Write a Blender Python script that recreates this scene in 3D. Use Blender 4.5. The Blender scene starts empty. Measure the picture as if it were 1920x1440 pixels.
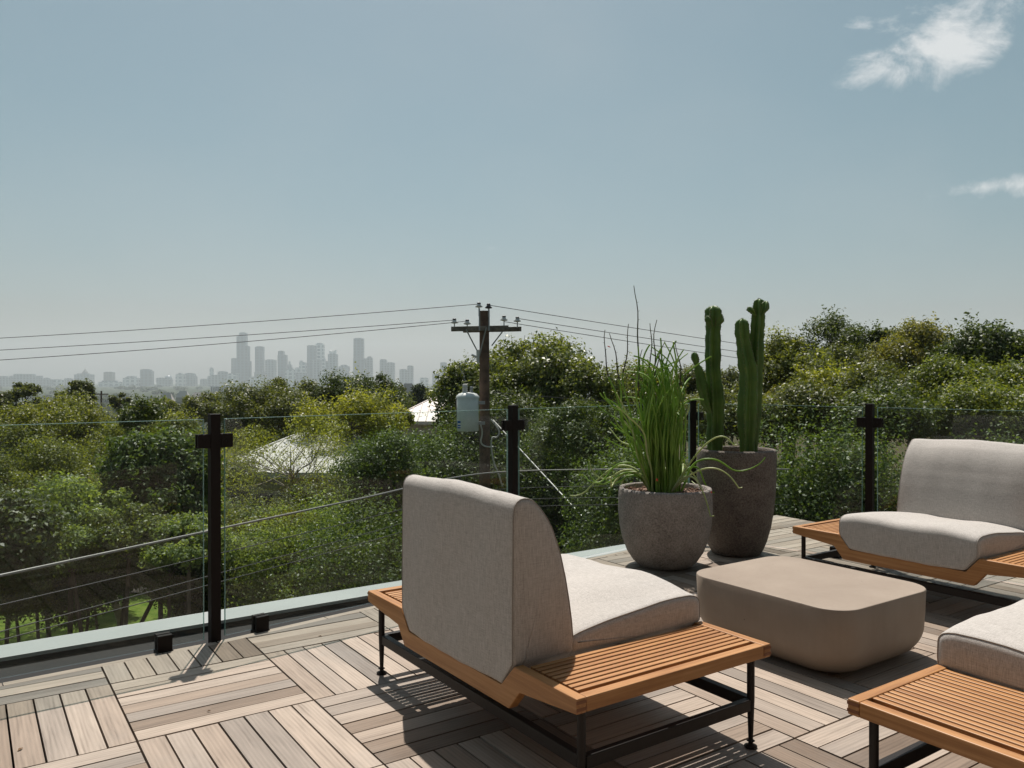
import bpy, bmesh, math, random
import numpy as np
from mathutils import Vector, Matrix

# ------------------------------------------------------------------ camera, sky, sun, exposure
SC = bpy.context.scene
COL = SC.collection
FPX, PITCH, CAMH = 1502.0, 0.0053162, 1.205
cam = bpy.data.cameras.new("Camera"); cam.sensor_width = 36; cam.lens = 36*FPX/1920
cam.clip_start = .05; cam.clip_end = 60000
camo = bpy.data.objects.new("Camera", cam); COL.objects.link(camo)
camo.location = (0, 0, CAMH); camo.rotation_euler = (math.pi/2-PITCH, 0, 0)
SC.camera = camo
SC.view_settings.view_transform = 'Standard'; SC.view_settings.look = 'None'
SC.view_settings.exposure = 0.25; SC.view_settings.gamma = 1
SC.cycles.max_bounces = 8; SC.cycles.transparent_max_bounces = 16; SC.cycles.volume_bounces = 2
HAZE = .000145
SUNDIR = Vector((.07, -.47, -1)).normalized()
SUN_EL = math.asin(-SUNDIR.z); SUN_AZ = math.atan2(-SUNDIR.x, -SUNDIR.y)
sl = bpy.data.lights.new("Sun", 'SUN'); sl.energy = 5.0; sl.angle = math.radians(.53); sl.color = (1, .94, .86)
so = bpy.data.objects.new("Sun", sl); COL.objects.link(so); so.rotation_euler = SUNDIR.to_track_quat('-Z', 'Y').to_euler()
so.location = (0, 0, 30)

class NT:
    """small node-tree helper"""
    def __init__(s, nt): s.nt = nt; nt.nodes.clear()
    def n(s, t, ins=None, **kw):
        nd = s.nt.nodes.new(t)
        for k, v in kw.items(): setattr(nd, k, v)
        if ins:
            for k, v in ins.items():
                sk = nd.inputs[k]
                if isinstance(v, bpy.types.NodeSocket): s.nt.links.new(v, sk)
                elif isinstance(v, bpy.types.Node): s.nt.links.new(v.outputs[0], sk)
                else:
                    if sk.type == 'RGBA' and len(v) == 3: v = (*v, 1)
                    sk.default_value = v
        return nd
    def m(s, op, a, b=0.0, c=0.0, clamp=False):
        nd = s.n('ShaderNodeMath', {0: a, 1: b, 2: c}, operation=op); nd.use_clamp = clamp; return nd.outputs[0]
    def ramp(s, fac, stops, interp='LINEAR'):
        nd = s.n('ShaderNodeValToRGB', {0: fac}); cr = nd.color_ramp; cr.interpolation = interp
        while len(cr.elements) < len(stops): cr.elements.new(.5)
        for e, (p, c) in zip(cr.elements, stops): e.position = p; e.color = (*c, 1) if len(c) == 3 else c
        return nd.outputs[0]
    def mix(s, f, a, b, mode='MIX'):
        nd = s.n('ShaderNodeMix', data_type='RGBA', blend_type=mode)
        for k, v in ((0, f), (6, a), (7, b)):
            sk = nd.inputs[k]
            if isinstance(v, bpy.types.NodeSocket): s.nt.links.new(v, sk)
            else: sk.default_value = v if k == 0 else (*v, 1)
        return nd.outputs[2]
    def sstep(s, v, lo, hi):
        nd = s.n('ShaderNodeMapRange', {0: v, 1: lo, 2: hi, 3: 0.0, 4: 1.0}, interpolation_type='SMOOTHSTEP'); return nd.outputs[0]

world = bpy.data.worlds.new("World"); SC.world = world; world.use_nodes = True
W = NT(world.node_tree)
sky = W.n('ShaderNodeTexSky', sky_type='NISHITA'); sky.sun_disc = False
sky.sun_elevation = SUN_EL; sky.sun_rotation = SUN_AZ; sky.altitude = 200
sky.air_density = 1.0; sky.dust_density = 2.5; sky.ozone_density = 1.6
hs = W.n('ShaderNodeHueSaturation', {'Saturation': 1.02, 'Value': 1.0, 'Color': sky.outputs[0], 'Hue': .455})
gen = W.n('ShaderNodeTexCoord').outputs['Generated']
sep = W.n('ShaderNodeSeparateXYZ', {0: gen})
yy = W.m('MAXIMUM', sep.outputs[1], .05)
cu = W.m('DIVIDE', sep.outputs[0], yy); cv = W.m('DIVIDE', sep.outputs[2], yy)
cp = W.n('ShaderNodeCombineXYZ', {0: cu, 1: W.m('MULTIPLY', cv, 1.5), 2: 0.0})
nz = W.n('ShaderNodeTexNoise', {'Vector': cp, 'Scale': 9.0, 'Detail': 10.0, 'Roughness': .64, 'Distortion': .45}).outputs[0]
nz2 = W.n('ShaderNodeTexNoise', {'Vector': cp, 'Scale': 45.0, 'Detail': 5.0, 'Roughness': .6}).outputs[0]
def blob(px, py, rx, ry, rot=0.0):
    u0, v0 = (px-960)/FPX, (712-py)/FPX
    du = W.m('SUBTRACT', cu, u0); dv = W.m('SUBTRACT', cv, v0)
    c, s_ = math.cos(rot), math.sin(rot)
    a = W.m('DIVIDE', W.m('ADD', W.m('MULTIPLY', du, c), W.m('MULTIPLY', dv, s_)), rx/FPX)
    b = W.m('DIVIDE', W.m('SUBTRACT', W.m('MULTIPLY', dv, c), W.m('MULTIPLY', du, s_)), ry/FPX)
    d = W.m('SQRT', W.m('ADD', W.m('MULTIPLY', a, a), W.m('MULTIPLY', b, b)))
    return W.m('SUBTRACT', 1.0, d)
tot = None
for args, k in (((1800, 70, 165, 90, .75), 1.05), ((1670, 135, 130, 50, .1), .95), ((1740, 100, 120, 60, .5), .9), ((1612, 48, 42, 26, .3), .62), ((1690, 30, 90, 40, .5), .5),
                ((1870, 348, 150, 34, .12), .9), ((928, 464, 30, 11, 0), .4), ((1690, 568, 34, 10, 0), .42)):
    bl = W.m('MULTIPLY', W.m('MAXIMUM', blob(*args), 0.0), k)
    tot = bl if tot is None else W.m('MAXIMUM', tot, bl)
dens = W.m('ADD', W.m('MULTIPLY', tot, .95), W.m('ADD', W.m('MULTIPLY', W.m('SUBTRACT', nz, .5), 3.0), W.m('MULTIPLY', W.m('SUBTRACT', nz2, .5), .35)))
inmask = W.m('MULTIPLY', W.sstep(tot, 0.0, .22), W.m('GREATER_THAN', sep.outputs[1], .05))
cl = W.m('MULTIPLY', W.sstep(dens, .12, 1.05), inmask)
big = W.n('ShaderNodeTexNoise', {'Vector': cp, 'Scale': 2.3, 'Detail': 3.0, 'Roughness': .5}).outputs[0]
veil = W.m('MULTIPLY', W.sstep(big, .38, .75), .16)
skyc = W.mix(W.m('MULTIPLY', veil, 1.0), hs.outputs[0], (7.2, 7.6, 7.7))
skyc = W.mix(W.m('MULTIPLY', cl, .74), skyc, (13.5, 13.4, 13.2))
W.n('ShaderNodeOutputWorld', {0: W.n('ShaderNodeBackground', {0: skyc, 1: .056})})

# ------------------------------------------------------------------ helpers
R_ = math.radians
def ray(px, py):
    v = (720-py)/FPX; c, s = math.cos(PITCH), math.sin(PITCH)
    return Vector(((px-960)/FPX, c+v*s, v*c-s))
def at(px, py, Y):
    """point at real depth Y metres in front of the camera seen at photo pixel (px, py)"""
    d = ray(px, py); return Vector((0, 0, CAMH)) + d*(Y/d.y)
def tag(o, label=None, cat=None, group=None, kind=None):
    for k, v in (('label', label), ('category', cat), ('group', group), ('kind', kind)):
        if v: o[k] = v
    return o
def empty(name, loc=(0, 0, 0), rz=0):
    o = bpy.data.objects.new(name, None); COL.objects.link(o); o.location = loc; o.rotation_euler = (0, 0, rz); return o
def link(name, me, mat=None, parent=None, loc=None):
    o = bpy.data.objects.new(name, me); COL.objects.link(o)
    if mat is not None:
        for m in (mat if isinstance(mat, (list, tuple)) else [mat]): me.materials.append(m)
    if parent is not None: o.parent = parent
    if loc is not None: o.location = loc
    return o
def quads_mesh(name, co, faces4, smooth=False):
    me = bpy.data.meshes.new(name); n = len(faces4)
    me.vertices.add(len(co)); me.vertices.foreach_set('co', np.ascontiguousarray(co, dtype=np.float32).ravel())
    me.loops.add(n*4); me.loops.foreach_set('vertex_index', np.ascontiguousarray(faces4, dtype=np.int32).ravel())
    me.polygons.add(n); me.polygons.foreach_set('loop_start', np.arange(n, dtype=np.int32)*4)
    me.polygons.foreach_set('loop_total', np.full(n, 4, dtype=np.int32))
    if smooth: me.polygons.foreach_set('use_smooth', np.ones(n, dtype=bool))
    me.update(calc_edges=True); me.validate(); return me

class MB:
    """collects solids, builds ONE mesh object"""
    def __init__(s): s.v = []; s.f = []; s.sm = []
    def add(s, vs, fs, smooth=False):
        o = len(s.v); s.v += [tuple(v) for v in vs]; s.f += [tuple(i+o for i in f) for f in fs]; s.sm += [smooth]*len(fs)
    def box(s, x0, x1, y0, y1, z0, z1, M=None):
        vs = [Vector(p) for p in ((x0, y0, z0), (x1, y0, z0), (x1, y1, z0), (x0, y1, z0), (x0, y0, z1), (x1, y0, z1), (x1, y1, z1), (x0, y1, z1))]
        if M is not None: vs = [M @ v for v in vs]
        s.add(vs, [(0, 3, 2, 1), (4, 5, 6, 7), (0, 1, 5, 4), (1, 2, 6, 5), (2, 3, 7, 6), (3, 0, 4, 7)])
    def prism(s, poly, z0, z1):
        n = len(poly); vs = [(p[0], p[1], z0) for p in poly]+[(p[0], p[1], z1) for p in poly]
        s.add(vs, [tuple(range(n))[::-1], tuple(range(n, 2*n))]+[(i, (i+1) % n, n+(i+1) % n, n+i) for i in range(n)])
    def extr(s, prof, a, b, fn):
        """profile of 2D points swept from a to b; fn(p, t) -> 3D"""
        n = len(prof); vs = [fn(p, a) for p in prof]+[fn(p, b) for p in prof]
        s.add(vs, [tuple(range(n)), tuple(range(n, 2*n))[::-1]]+[(i, n+i, n+(i+1) % n, (i+1) % n) for i in range(n)])
    def tube(s, pts, rad, n=8, cap=True, smooth=True):
        pts = [Vector(p) for p in pts]; k = len(pts)
        if not hasattr(rad, '__len__'): rad = [rad]*k
        up = None; o = len(s.v); vs = []
        for i, p in enumerate(pts):
            t = (pts[min(i+1, k-1)]-pts[max(i-1, 0)]).normalized()
            if up is None: up = t.orthogonal().normalized()
            up = (up-t*up.dot(t)); up = up.normalized() if up.length > 1e-6 else t.orthogonal().normalized()
            w = t.cross(up)
            for j in range(n):
                a = 2*math.pi*j/n; vs.append(p+(up*math.cos(a)+w*math.sin(a))*rad[i])
        fs = [(i*n+j, i*n+(j+1) % n, (i+1)*n+(j+1) % n, (i+1)*n+j) for i in range(k-1) for j in range(n)]
        s.add(vs, fs, smooth)
        if cap:
            s.add(vs[:n], [tuple(range(n))[::-1]]); s.add(vs[-n:], [tuple(range(n))])
    def lathe(s, prof, n=48, c=(0, 0, 0), jit=0, seed=1):
        rg = random.Random(seed); k = len(prof); vs = []
        for (r, z) in prof:
            for j in range(n):
                a = 2*math.pi*j/n; rr = r*(1+rg.uniform(-jit, jit)); vs.append((c[0]+rr*math.cos(a), c[1]+rr*math.sin(a), c[2]+z))
        s.add(vs, [(i*n+j, i*n+(j+1) % n, (i+1)*n+(j+1) % n, (i+1)*n+j) for i in range(k-1) for j in range(n)], True)
        s.add(vs[:n], [tuple(range(n))[::-1]], False); s.add(vs[-n:], [tuple(range(n))], False)
    def build(s, name, mat, parent=None, loc=None, bevel=0, seg=2, fix=True):
        me = bpy.data.meshes.new(name); me.from_pydata(s.v, [], s.f); me.polygons.foreach_set('use_smooth', s.sm)
        if fix:
            bm = bmesh.new(); bm.from_mesh(me); bmesh.ops.recalc_face_normals(bm, faces=bm.faces); bm.to_mesh(me); bm.free()
        me.update(); o = link(name, me, mat, parent, loc)
        if bevel:
            md = o.modifiers.new('b', 'BEVEL'); md.width = bevel; md.segments = seg; md.limit_method = 'ANGLE'; md.angle_limit = R_(35)
        return o

# ------------------------------------------------------------------ materials
def mat(name):
    m = bpy.data.materials.new(name); m.use_nodes = True; return m, NT(m.node_tree)
def out(T, sh, disp=None):
    T.n('ShaderNodeOutputMaterial', {0: sh} if disp is None else {0: sh, 2: disp})
def bump(T, h, d=.002, s=1.0): return T.n('ShaderNodeBump', {'Height': h, 'Distance': d, 'Strength': s}).outputs[0]
def objco(T, sc=(1, 1, 1)): return T.n('ShaderNodeMapping', {0: T.n('ShaderNodeTexCoord').outputs['Object'], 3: sc}).outputs[0]
def noise(T, vec, sc, det=4.0, ro=.55, dist=0.0): return T.n('ShaderNodeTexNoise', {'Vector': vec, 'Scale': sc, 'Detail': det, 'Roughness': ro, 'Distortion': dist}).outputs[0]
def plain(name, c, rough=.6, metal=0.0, var=.12, sc=8.0, spec=.5):
    m, T = mat(name); v = objco(T); f = noise(T, v, sc)
    c2 = tuple(x*(1-var) for x in c); c3 = tuple(min(1, x*(1+var)) for x in c)
    col = T.ramp(f, [(.3, c2), (.7, c3)])
    out(T, T.n('ShaderNodeBsdfPrincipled', {'Base Color': col, 'Roughness': rough, 'Metallic': metal, 'Specular IOR Level': spec, 'Normal': bump(T, noise(T, v, sc*12), .0006)})); return m

def deck_mat():
    m, T = mat('weathered_deck_wood')
    uv = T.n('ShaderNodeUVMap', uv_map='UVMap').outputs[0]
    rn = T.n('ShaderNodeAttribute', attribute_name='rnd'); rc = T.n('ShaderNodeSeparateColor', {0: rn.outputs['Color']})
    g = T.n('ShaderNodeMapping', {0: uv, 3: (4, 55, 1)}).outputs[0]
    n1 = noise(T, g, 1.0, 6, .6, .6); n2 = noise(T, T.n('ShaderNodeMapping', {0: uv, 3: (1.6, 9, 1)}).outputs[0], 1.0, 3, .5, 1.2)
    wav = T.n('ShaderNodeTexWave', {'Vector': T.n('ShaderNodeMapping', {0: uv, 3: (.9, 9, 1)}).outputs[0], 'Scale': 2.4, 'Distortion': 5.5, 'Detail': 2.0, 'Detail Scale': .8}, bands_direction='Y').outputs[1]
    base = T.ramp(rc.outputs[0], [(0, (.15, .108, .078)), (.2, (.235, .178, .135)), (.42, (.325, .26, .21)), (.62, (.39, .32, .262)), (.82, (.30, .25, .21)), (1, (.21, .18, .155))])
    f = T.m('ADD', T.m('MULTIPLY', n1, .6), T.m('MULTIPLY', n2, .4))
    f = T.m('ADD', T.m('MULTIPLY', wav, .12), f)
    k = T.ramp(f, [(.3, (.50, .46, .43)), (.48, (.90, .89, .88)), (.72, (1.20, 1.19, 1.18))])
    col = T.mix(1.0, base, k, 'MULTIPLY')
    st = noise(T, T.n('ShaderNodeTexCoord').outputs['Object'], 1.6, 5, .6)
    col = T.mix(T.m('MULTIPLY', T.sstep(st, .5, .75), .45), col, (.25, .235, .215))
    out(T, T.n('ShaderNodeBsdfPrincipled', {'Base Color': col, 'Roughness': .62, 'Specular IOR Level': .35, 'Normal': bump(T, n1, .0015, .7)})); return m
def teak_mat():
    m, T = mat('oiled_teak'); uv = T.n('ShaderNodeAttribute', attribute_name='grain').outputs['Vector']
    g = noise(T, T.n('ShaderNodeMapping', {0: uv, 3: (3, 70, 70)}).outputs[0], 1.0, 5, .6, .5)
    g2 = noise(T, T.n('ShaderNodeMapping', {0: uv, 3: (1.5, 9, 9)}).outputs[0], 1.0, 3, .5, .4)
    f = T.m('ADD', T.m('MULTIPLY', g, .6), T.m('MULTIPLY', g2, .4))
    col = T.ramp(f, [(.3, (.24, .098, .032)), (.5, (.38, .178, .062)), (.72, (.53, .285, .118))])
    out(T, T.n('ShaderNodeBsdfPrincipled', {'Base Color': col, 'Roughness': .48, 'Specular IOR Level': .4, 'Normal': bump(T, g, .0006, .6)})); return m
def fabric_mat():
    m, T = mat('heathered_linen_fabric'); v = T.n('ShaderNodeTexCoord').outputs['Object']
    a = noise(T, T.n('ShaderNodeMapping', {0: v, 3: (520, 520, 26)}).outputs[0], 1.0, 3, .65)
    b = noise(T, T.n('ShaderNodeMapping', {0: v, 3: (28, 420, 420)}).outputs[0], 1.0, 3, .65)
    c = noise(T, T.n('ShaderNodeMapping', {0: v, 3: (420, 26, 420)}).outputs[0], 1.0, 3, .65)
    f = T.m('ADD', T.m('MULTIPLY', a, .46), T.m('ADD', T.m('MULTIPLY', b, .27), T.m('MULTIPLY', c, .27)))
    big = noise(T, v, 5.0, 3, .5)
    col = T.ramp(f, [(.40, (.32, .295, .272)), (.5, (.45, .42, .392)), (.60, (.565, .53, .50))])
    col = T.mix(T.m('MULTIPLY', T.sstep(big, .35, .7), .12), col, (.50, .45, .41))
    out(T, T.n('ShaderNodeBsdfPrincipled', {'Base Color': col, 'Roughness': .95, 'Specular IOR Level': .15, 'Sheen Weight': .08, 'Sheen Roughness': .5, 'Normal': bump(T, f, .0012, .8)})); return m
def concrete_mat(name, lo, hi, sc=3.0):
    m, T = mat(name); v = objco(T)
    f = T.m('ADD', T.m('MULTIPLY', noise(T, v, sc, 5, .6, .3), .87), T.m('MULTIPLY', noise(T, T.n('ShaderNodeMapping', {0: v, 3: (60, 60, 4)}).outputs[0], 1.0, 3), .13))
    col = T.ramp(f, [(.3, lo), (.7, hi)])
    pit = T.n('ShaderNodeTexVoronoi', {'Vector': v, 'Scale': 14.0}).outputs[0]
    col = T.mix(T.m('LESS_THAN', pit, .028), col, (.05, .04, .035))
    out(T, T.n('ShaderNodeBsdfPrincipled', {'Base Color': col, 'Roughness': .62, 'Specular IOR Level': .35, 'Normal': bump(T, noise(T, v, 60, 4), .0008, .5)})); return m
def pot_mat(name, lo, hi):
    m, T = mat(name); v = objco(T)
    a = noise(T, v, 9, 5, .65); b = noise(T, v, 95, 4, .7); c = T.n('ShaderNodeTexVoronoi', {'Vector': v, 'Scale': 110.0}).outputs[0]
    f = T.m('ADD', T.m('MULTIPLY', a, .28), T.m('ADD', T.m('MULTIPLY', b, .62), T.m('MULTIPLY', c, .14)))
    mid = tuple((p+q)/2 for p, q in zip(lo, hi))
    col = T.ramp(f, [(.36, lo), (.5, mid), (.66, hi)])
    out(T, T.n('ShaderNodeBsdfPrincipled', {'Base Color': col, 'Roughness': .88, 'Specular IOR Level': .25, 'Normal': bump(T, T.m('ADD', b, T.m('MULTIPLY', c, .6)), .006, .9)})); return m
def glass_mat():
    m, T = mat('railing_glass')
    fc = T.n('ShaderNodeLayerWeight', {0: .5}).outputs['Facing']
    F = T.m('ADD', T.m('MULTIPLY', T.m('POWER', fc, 5.0), .80), .014)
    vs = T.n('ShaderNodeTexCoord').outputs['Object']
    sm = T.sstep(noise(T, T.n('ShaderNodeMapping', {0: vs, 3: (1.5, 1.5, 2.5)}).outputs[0], 1.3, 5, .6, .6), .45, .8)
    tr = T.n('ShaderNodeBsdfTransparent', {0: (.925, .955, .945)})
    gl = T.n('ShaderNodeBsdfGlossy', {0: (1, 1, 1), 'Roughness': 0.0})
    film = T.n('ShaderNodeBsdfDiffuse', {0: (.55, .56, .55)})
    a = T.n('ShaderNodeMixShader', {0: F, 1: tr, 2: gl})
    out(T, T.n('ShaderNodeMixShader', {0: T.m('ADD', T.m('MULTIPLY', sm, .016), .005), 1: a, 2: film})); return m
def leaf_mat(name, cols, trans=.4, rough=.38, spec=.5):
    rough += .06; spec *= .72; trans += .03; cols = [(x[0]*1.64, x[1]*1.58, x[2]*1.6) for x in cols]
    m, T = mat(name); r = T.n('ShaderNodeNewGeometry').outputs['Random Per Island']
    o = T.n('ShaderNodeTexCoord').outputs['Object']; pn = noise(T, o, .55, 2)
    f = T.m('ADD', T.m('MULTIPLY', r, .65), T.m('MULTIPLY', T.sstep(pn, .3, .7), .35))
    n = len(cols); col = T.ramp(f, [(i/(n-1), c) for i, c in enumerate(cols)])
    tc = T.mix(1.0, col, (1.9, 1.75, .55), 'MULTIPLY')
    p = T.n('ShaderNodeBsdfPrincipled', {'Base Color': col, 'Roughness': rough, 'Specular IOR Level': spec})
    out(T, T.n('ShaderNodeMixShader', {0: trans, 1: p, 2: T.n('ShaderNodeBsdfTranslucent', {0: tc})})); return m
def facade_mat(name, c1, c2, pitch=14.0, rough=.35, floor=11.0):
    m, T = mat(name); g = T.n('ShaderNodeSeparateXYZ', {0: T.n('ShaderNodeNewGeometry').outputs['Position']})
    a = T.m('FRACT', T.m('DIVIDE', T.m('ADD', g.outputs[0], g.outputs[1]), pitch)); b = T.m('FRACT', T.m('DIVIDE', g.outputs[2], floor))
    w = T.m('MULTIPLY', T.m('GREATER_THAN', a, .42), T.m('GREATER_THAN', b, .3))
    out(T, T.n('ShaderNodeBsdfPrincipled', {'Base Color': T.mix(w, c1, c2), 'Roughness': rough})); return m

M = dict(
    deck=deck_mat(), teak=teak_mat(), fabric=fabric_mat(), glass=glass_mat(),
    metal=plain('black_powder_coated_steel', (.012, .009, .008), .5, 0.0, .15, 8.0, .3),
    post=plain('dark_bronze_post_paint', (.010, .006, .005), .6, 0, .15, 8.0, .2),
    table=concrete_mat('smooth_taupe_concrete', (.245, .19, .148), (.325, .262, .208), 2.6),
    pot1=pot_mat('pale_stone_pot', (.13, .115, .105), (.39, .35, .32)), pot2=pot_mat('brown_stone_pot', (.06, .05, .044), (.245, .21, .185)),
    cap=plain('pale_metal_coping', (.30, .32, .312), .5, 0, .05, 2), gut=plain('dark_gutter', (.02, .02, .02), .7),
    sub=plain('dark_subfloor', (.01, .01, .01), .9), wall=plain('stucco_wall', (.5, .47, .43), .9),
    soil=plain('pot_gravel_soil', (.17, .10, .07), .95, 0, .5, 60),
    bark=plain('tree_bark', (.10, .078, .06), .9, 0, .35, 6), palebark=plain('pale_bark', (.20, .17, .13), .9, 0, .3, 6),
    rail=plain('steel_rail', (.20, .195, .185), .5, .3), cable=plain('steel_cable', (.045, .045, .045), .5, .4),
    polew=plain('creosoted_wood', (.115, .068, .045), .85, 0, .4, 5), armw=plain('grey_weathered_timber', (.15, .125, .10), .9, 0, .4, 9),
    porc=plain('pale_porcelain', (.55, .53, .50), .25, 0, .05), porcd=plain('brown_porcelain', (.04, .03, .03), .3),
    galv=plain('galvanised_steel', (.30, .31, .31), .45, .5), can=plain('grey_transformer_paint', (.60, .63, .61), .35, 0, .05),
    blue=plain('blue_sticker', (.02, .12, .42), .5), white=plain('white_paint', (.8, .8, .8), .6),
    wire=plain('black_wire', (.05, .05, .05), .6),
    roof=plain('pale_metal_roof', (.50, .48, .455), .7, 0, .06, 1.5), roofp=plain('pinkish_metal_roof', (.62, .54, .50), .5, 0, .06, 1.5),
    housew=plain('house_wall', (.42, .38, .33), .9), win=plain('dark_window', (.03, .035, .04), .15),
    f_glass=facade_mat('blue_glass_facade', (.08, .15, .20), (.035, .08, .12), 24, .35, 18), f_pale=facade_mat('pale_concrete_facade', (.68, .70, .69), (.22, .28, .31), 30, .35, 22),
    f_mid=facade_mat('grey_facade', (.22, .28, .31), (.07, .11, .14), 20, .35, 15), f_brown=facade_mat('brown_facade', (.14, .12, .11), (.06, .06, .06), 16),
    dome=plain('pink_granite', (.22, .20, .19), .8),
)
G = dict(
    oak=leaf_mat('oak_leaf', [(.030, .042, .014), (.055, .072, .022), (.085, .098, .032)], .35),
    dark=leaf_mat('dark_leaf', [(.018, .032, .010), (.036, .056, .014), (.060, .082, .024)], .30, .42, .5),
    hedge=leaf_mat('hedge_leaf', [(.022, .040, .012), (.042, .070, .018), (.075, .110, .032)], .36, .42, .5),
    lime=leaf_mat('lime_leaf', [(.065, .085, .016), (.115, .135, .026), (.165, .18, .04)], .45),
    mid=leaf_mat('mid_leaf', [(.045, .062, .016), (.075, .095, .024), (.115, .130, .035)], .40),
    pale=leaf_mat('pale_leaf', [(.06, .095, .035), (.095, .135, .05), (.14, .185, .075)], .45),
    gold=leaf_mat('gold_leaf', [(.10, .10, .02), (.17, .15, .03), (.22, .18, .04)], .45),
    oak2=leaf_mat('broadleaf_leaf', [(.040, .058, .016), (.065, .088, .024), (.10, .12, .035)], .35, .35, .6),
    mid2=leaf_mat('fresh_leaf', [(.030, .050, .012), (.060, .085, .020), (.11, .13, .03)], .38),
    gold2=leaf_mat('golden_green_leaf', [(.05, .062, .018), (.085, .095, .025), (.14, .135, .04)], .38),
    far=leaf_mat('far_leaf', [(.014, .026, .012), (.024, .038, .016), (.038, .052, .022)], .15, .7, .2),
)

# ------------------------------------------------------------------ ground and haze
def hground(x, y):
    r = math.hypot(x, y)
    t = min(1, max(0, (r-45)/420)); t = t*t*(3-2*t)
    k = 1-.45*min(1, max(0, (x-2)/25))
    return (-6.2*k)*(1-t) - 40*t + (.25*math.sin(x*.13)*math.cos(y*.11) if r < 300 else 0)
def ground_mat():
    m, T = mat('ground_cover'); p = T.n('ShaderNodeNewGeometry').outputs['Position']
    a = noise(T, p, .22, 5, .6); b = noise(T, p, 3.0, 5, .6)
    near = T.ramp(b, [(.3, (.045, .035, .022)), (.55, (.08, .065, .035)), (.75, (.10, .095, .045))])
    lawn = T.ramp(b, [(.3, (.06, .11, .012)), (.7, (.13, .17, .03))])
    far = T.ramp(a, [(.3, (.02, .03, .014)), (.62, (.04, .052, .026)), (.78, (.12, .12, .09))])
    s = T.n('ShaderNodeSeparateXYZ', {0: p})
    dx = T.m('SUBTRACT', s.outputs[0], -12.6); dy = T.m('SUBTRACT', s.outputs[1], 22.5)
    rr = T.m('SQRT', T.m('ADD', T.m('POWER', T.m('DIVIDE', dx, 9.0), 2.0), T.m('POWER', T.m('DIVIDE', dy, 4.6), 2.0)))
    c = T.mix(T.sstep(T.m('ADD', rr, T.m('MULTIPLY', T.m('SUBTRACT', a, .5), .8)), 1.05, .95), near, lawn)
    d = T.sstep(s.outputs[1], 60.0, 140.0); c = T.mix(d, c, far)
    out(T, T.n('ShaderNodeBsdfPrincipled', {'Base Color': c, 'Roughness': .95, 'Specular IOR Level': .1, 'Normal': bump(T, b, .04)})); return m
rs = np.concatenate([np.linspace(0, 60, 31), np.geomspace(64, 9000, 60)]); na = 160
co = [(r*math.cos(a), r*math.sin(a), hground(r*math.cos(a), r*math.sin(a))) for r in rs for a in np.linspace(0, 2*math.pi, na, endpoint=False)]
fc = [(i*na+j, (i+1)*na+j, (i+1)*na+(j+1) % na, i*na+(j+1) % na) for i in range(len(rs)-1) for j in range(na)]
tag(link('ground', quads_mesh('ground', np.array(co), np.array(fc), True), ground_mat()), kind='structure')
def ribbon(name, pts, w, dz, m):
    mb = MB(); pts = [Vector((p[0], p[1], 0)) for p in pts]; L = []; Rr = []
    for i, p in enumerate(pts):
        t = (pts[min(i+1, len(pts)-1)]-pts[max(0, i-1)]).normalized(); n = Vector((-t.y, t.x, 0))
        for s_, l in ((1, L), (-1, Rr)):
            q = p+n*s_*w/2; l.append((q.x, q.y, hground(q.x, q.y)+dz))
    n = len(pts); mb.add(L+Rr, [(i, n+i, n+i+1, i+1) for i in range(n-1)]); return mb.build(name, m)
def lerp_path(pts, k):
    o = []
    for a, b in zip(pts[:-1], pts[1:]):
        for i in range(k): o.append((a[0]+(b[0]-a[0])*i/k, a[1]+(b[1]-a[1])*i/k))
    return o+[pts[-1]]
tag(ribbon('path', lerp_path([(-30, 25), (-20, 26.5), (-14, 27.6), (-8, 27.4), (-3, 26), (3, 26)], 8), 1.7, .06, plain('gravel_path', (.42, .33, .27), .95, 0, .15, 3)), kind='structure')

# ------------------------------------------------------------------ deck
YAW = .5998; TI = .61; OX, OY = -1.5926, 3.1657
U = Vector((math.cos(YAW), math.sin(YAW))); V = Vector((math.sin(YAW), -math.cos(YAW)))
P1 = Vector((-1.376, 3.70)); P2 = Vector((.006, 4.98)); P3 = Vector((1.40, 6.20)); P4 = Vector((2.36, 5.28))
D0 = Vector((-.796, -.605)); P0 = P1+D0*1.95; PM = P0+D0*1.95
CORN = Vector((2.33, 7.2)); DR = Vector((.22, -.40)).normalized()
P5 = P4+(P4-P3)*1.35; P6 = P5+(P4-P3)*1.35
def clip(poly, a, b):
    """keep the side to the right of a->b"""
    o = []; n = len(poly)
    f = lambda p: -((b[0]-a[0])*(p[1]-a[1])-(b[1]-a[1])*(p[0]-a[0]))
    for i in range(n):
        p, q = poly[i], poly[(i+1) % n]; fp, fq = f(p), f(q)
        if fp >= 0: o.append(p)
        if (fp >= 0) != (fq >= 0):
            t = fp/(fp-fq); o.append((p[0]+(q[0]-p[0])*t, p[1]+(q[1]-p[1])*t))
    return o
def inw(p, a, b, d):
    t = (b-a).normalized(); return Vector((p[0]+t.y*d, p[1]-t.x*d))
FENCE = [PM, P1, P2, P3, CORN]
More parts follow.
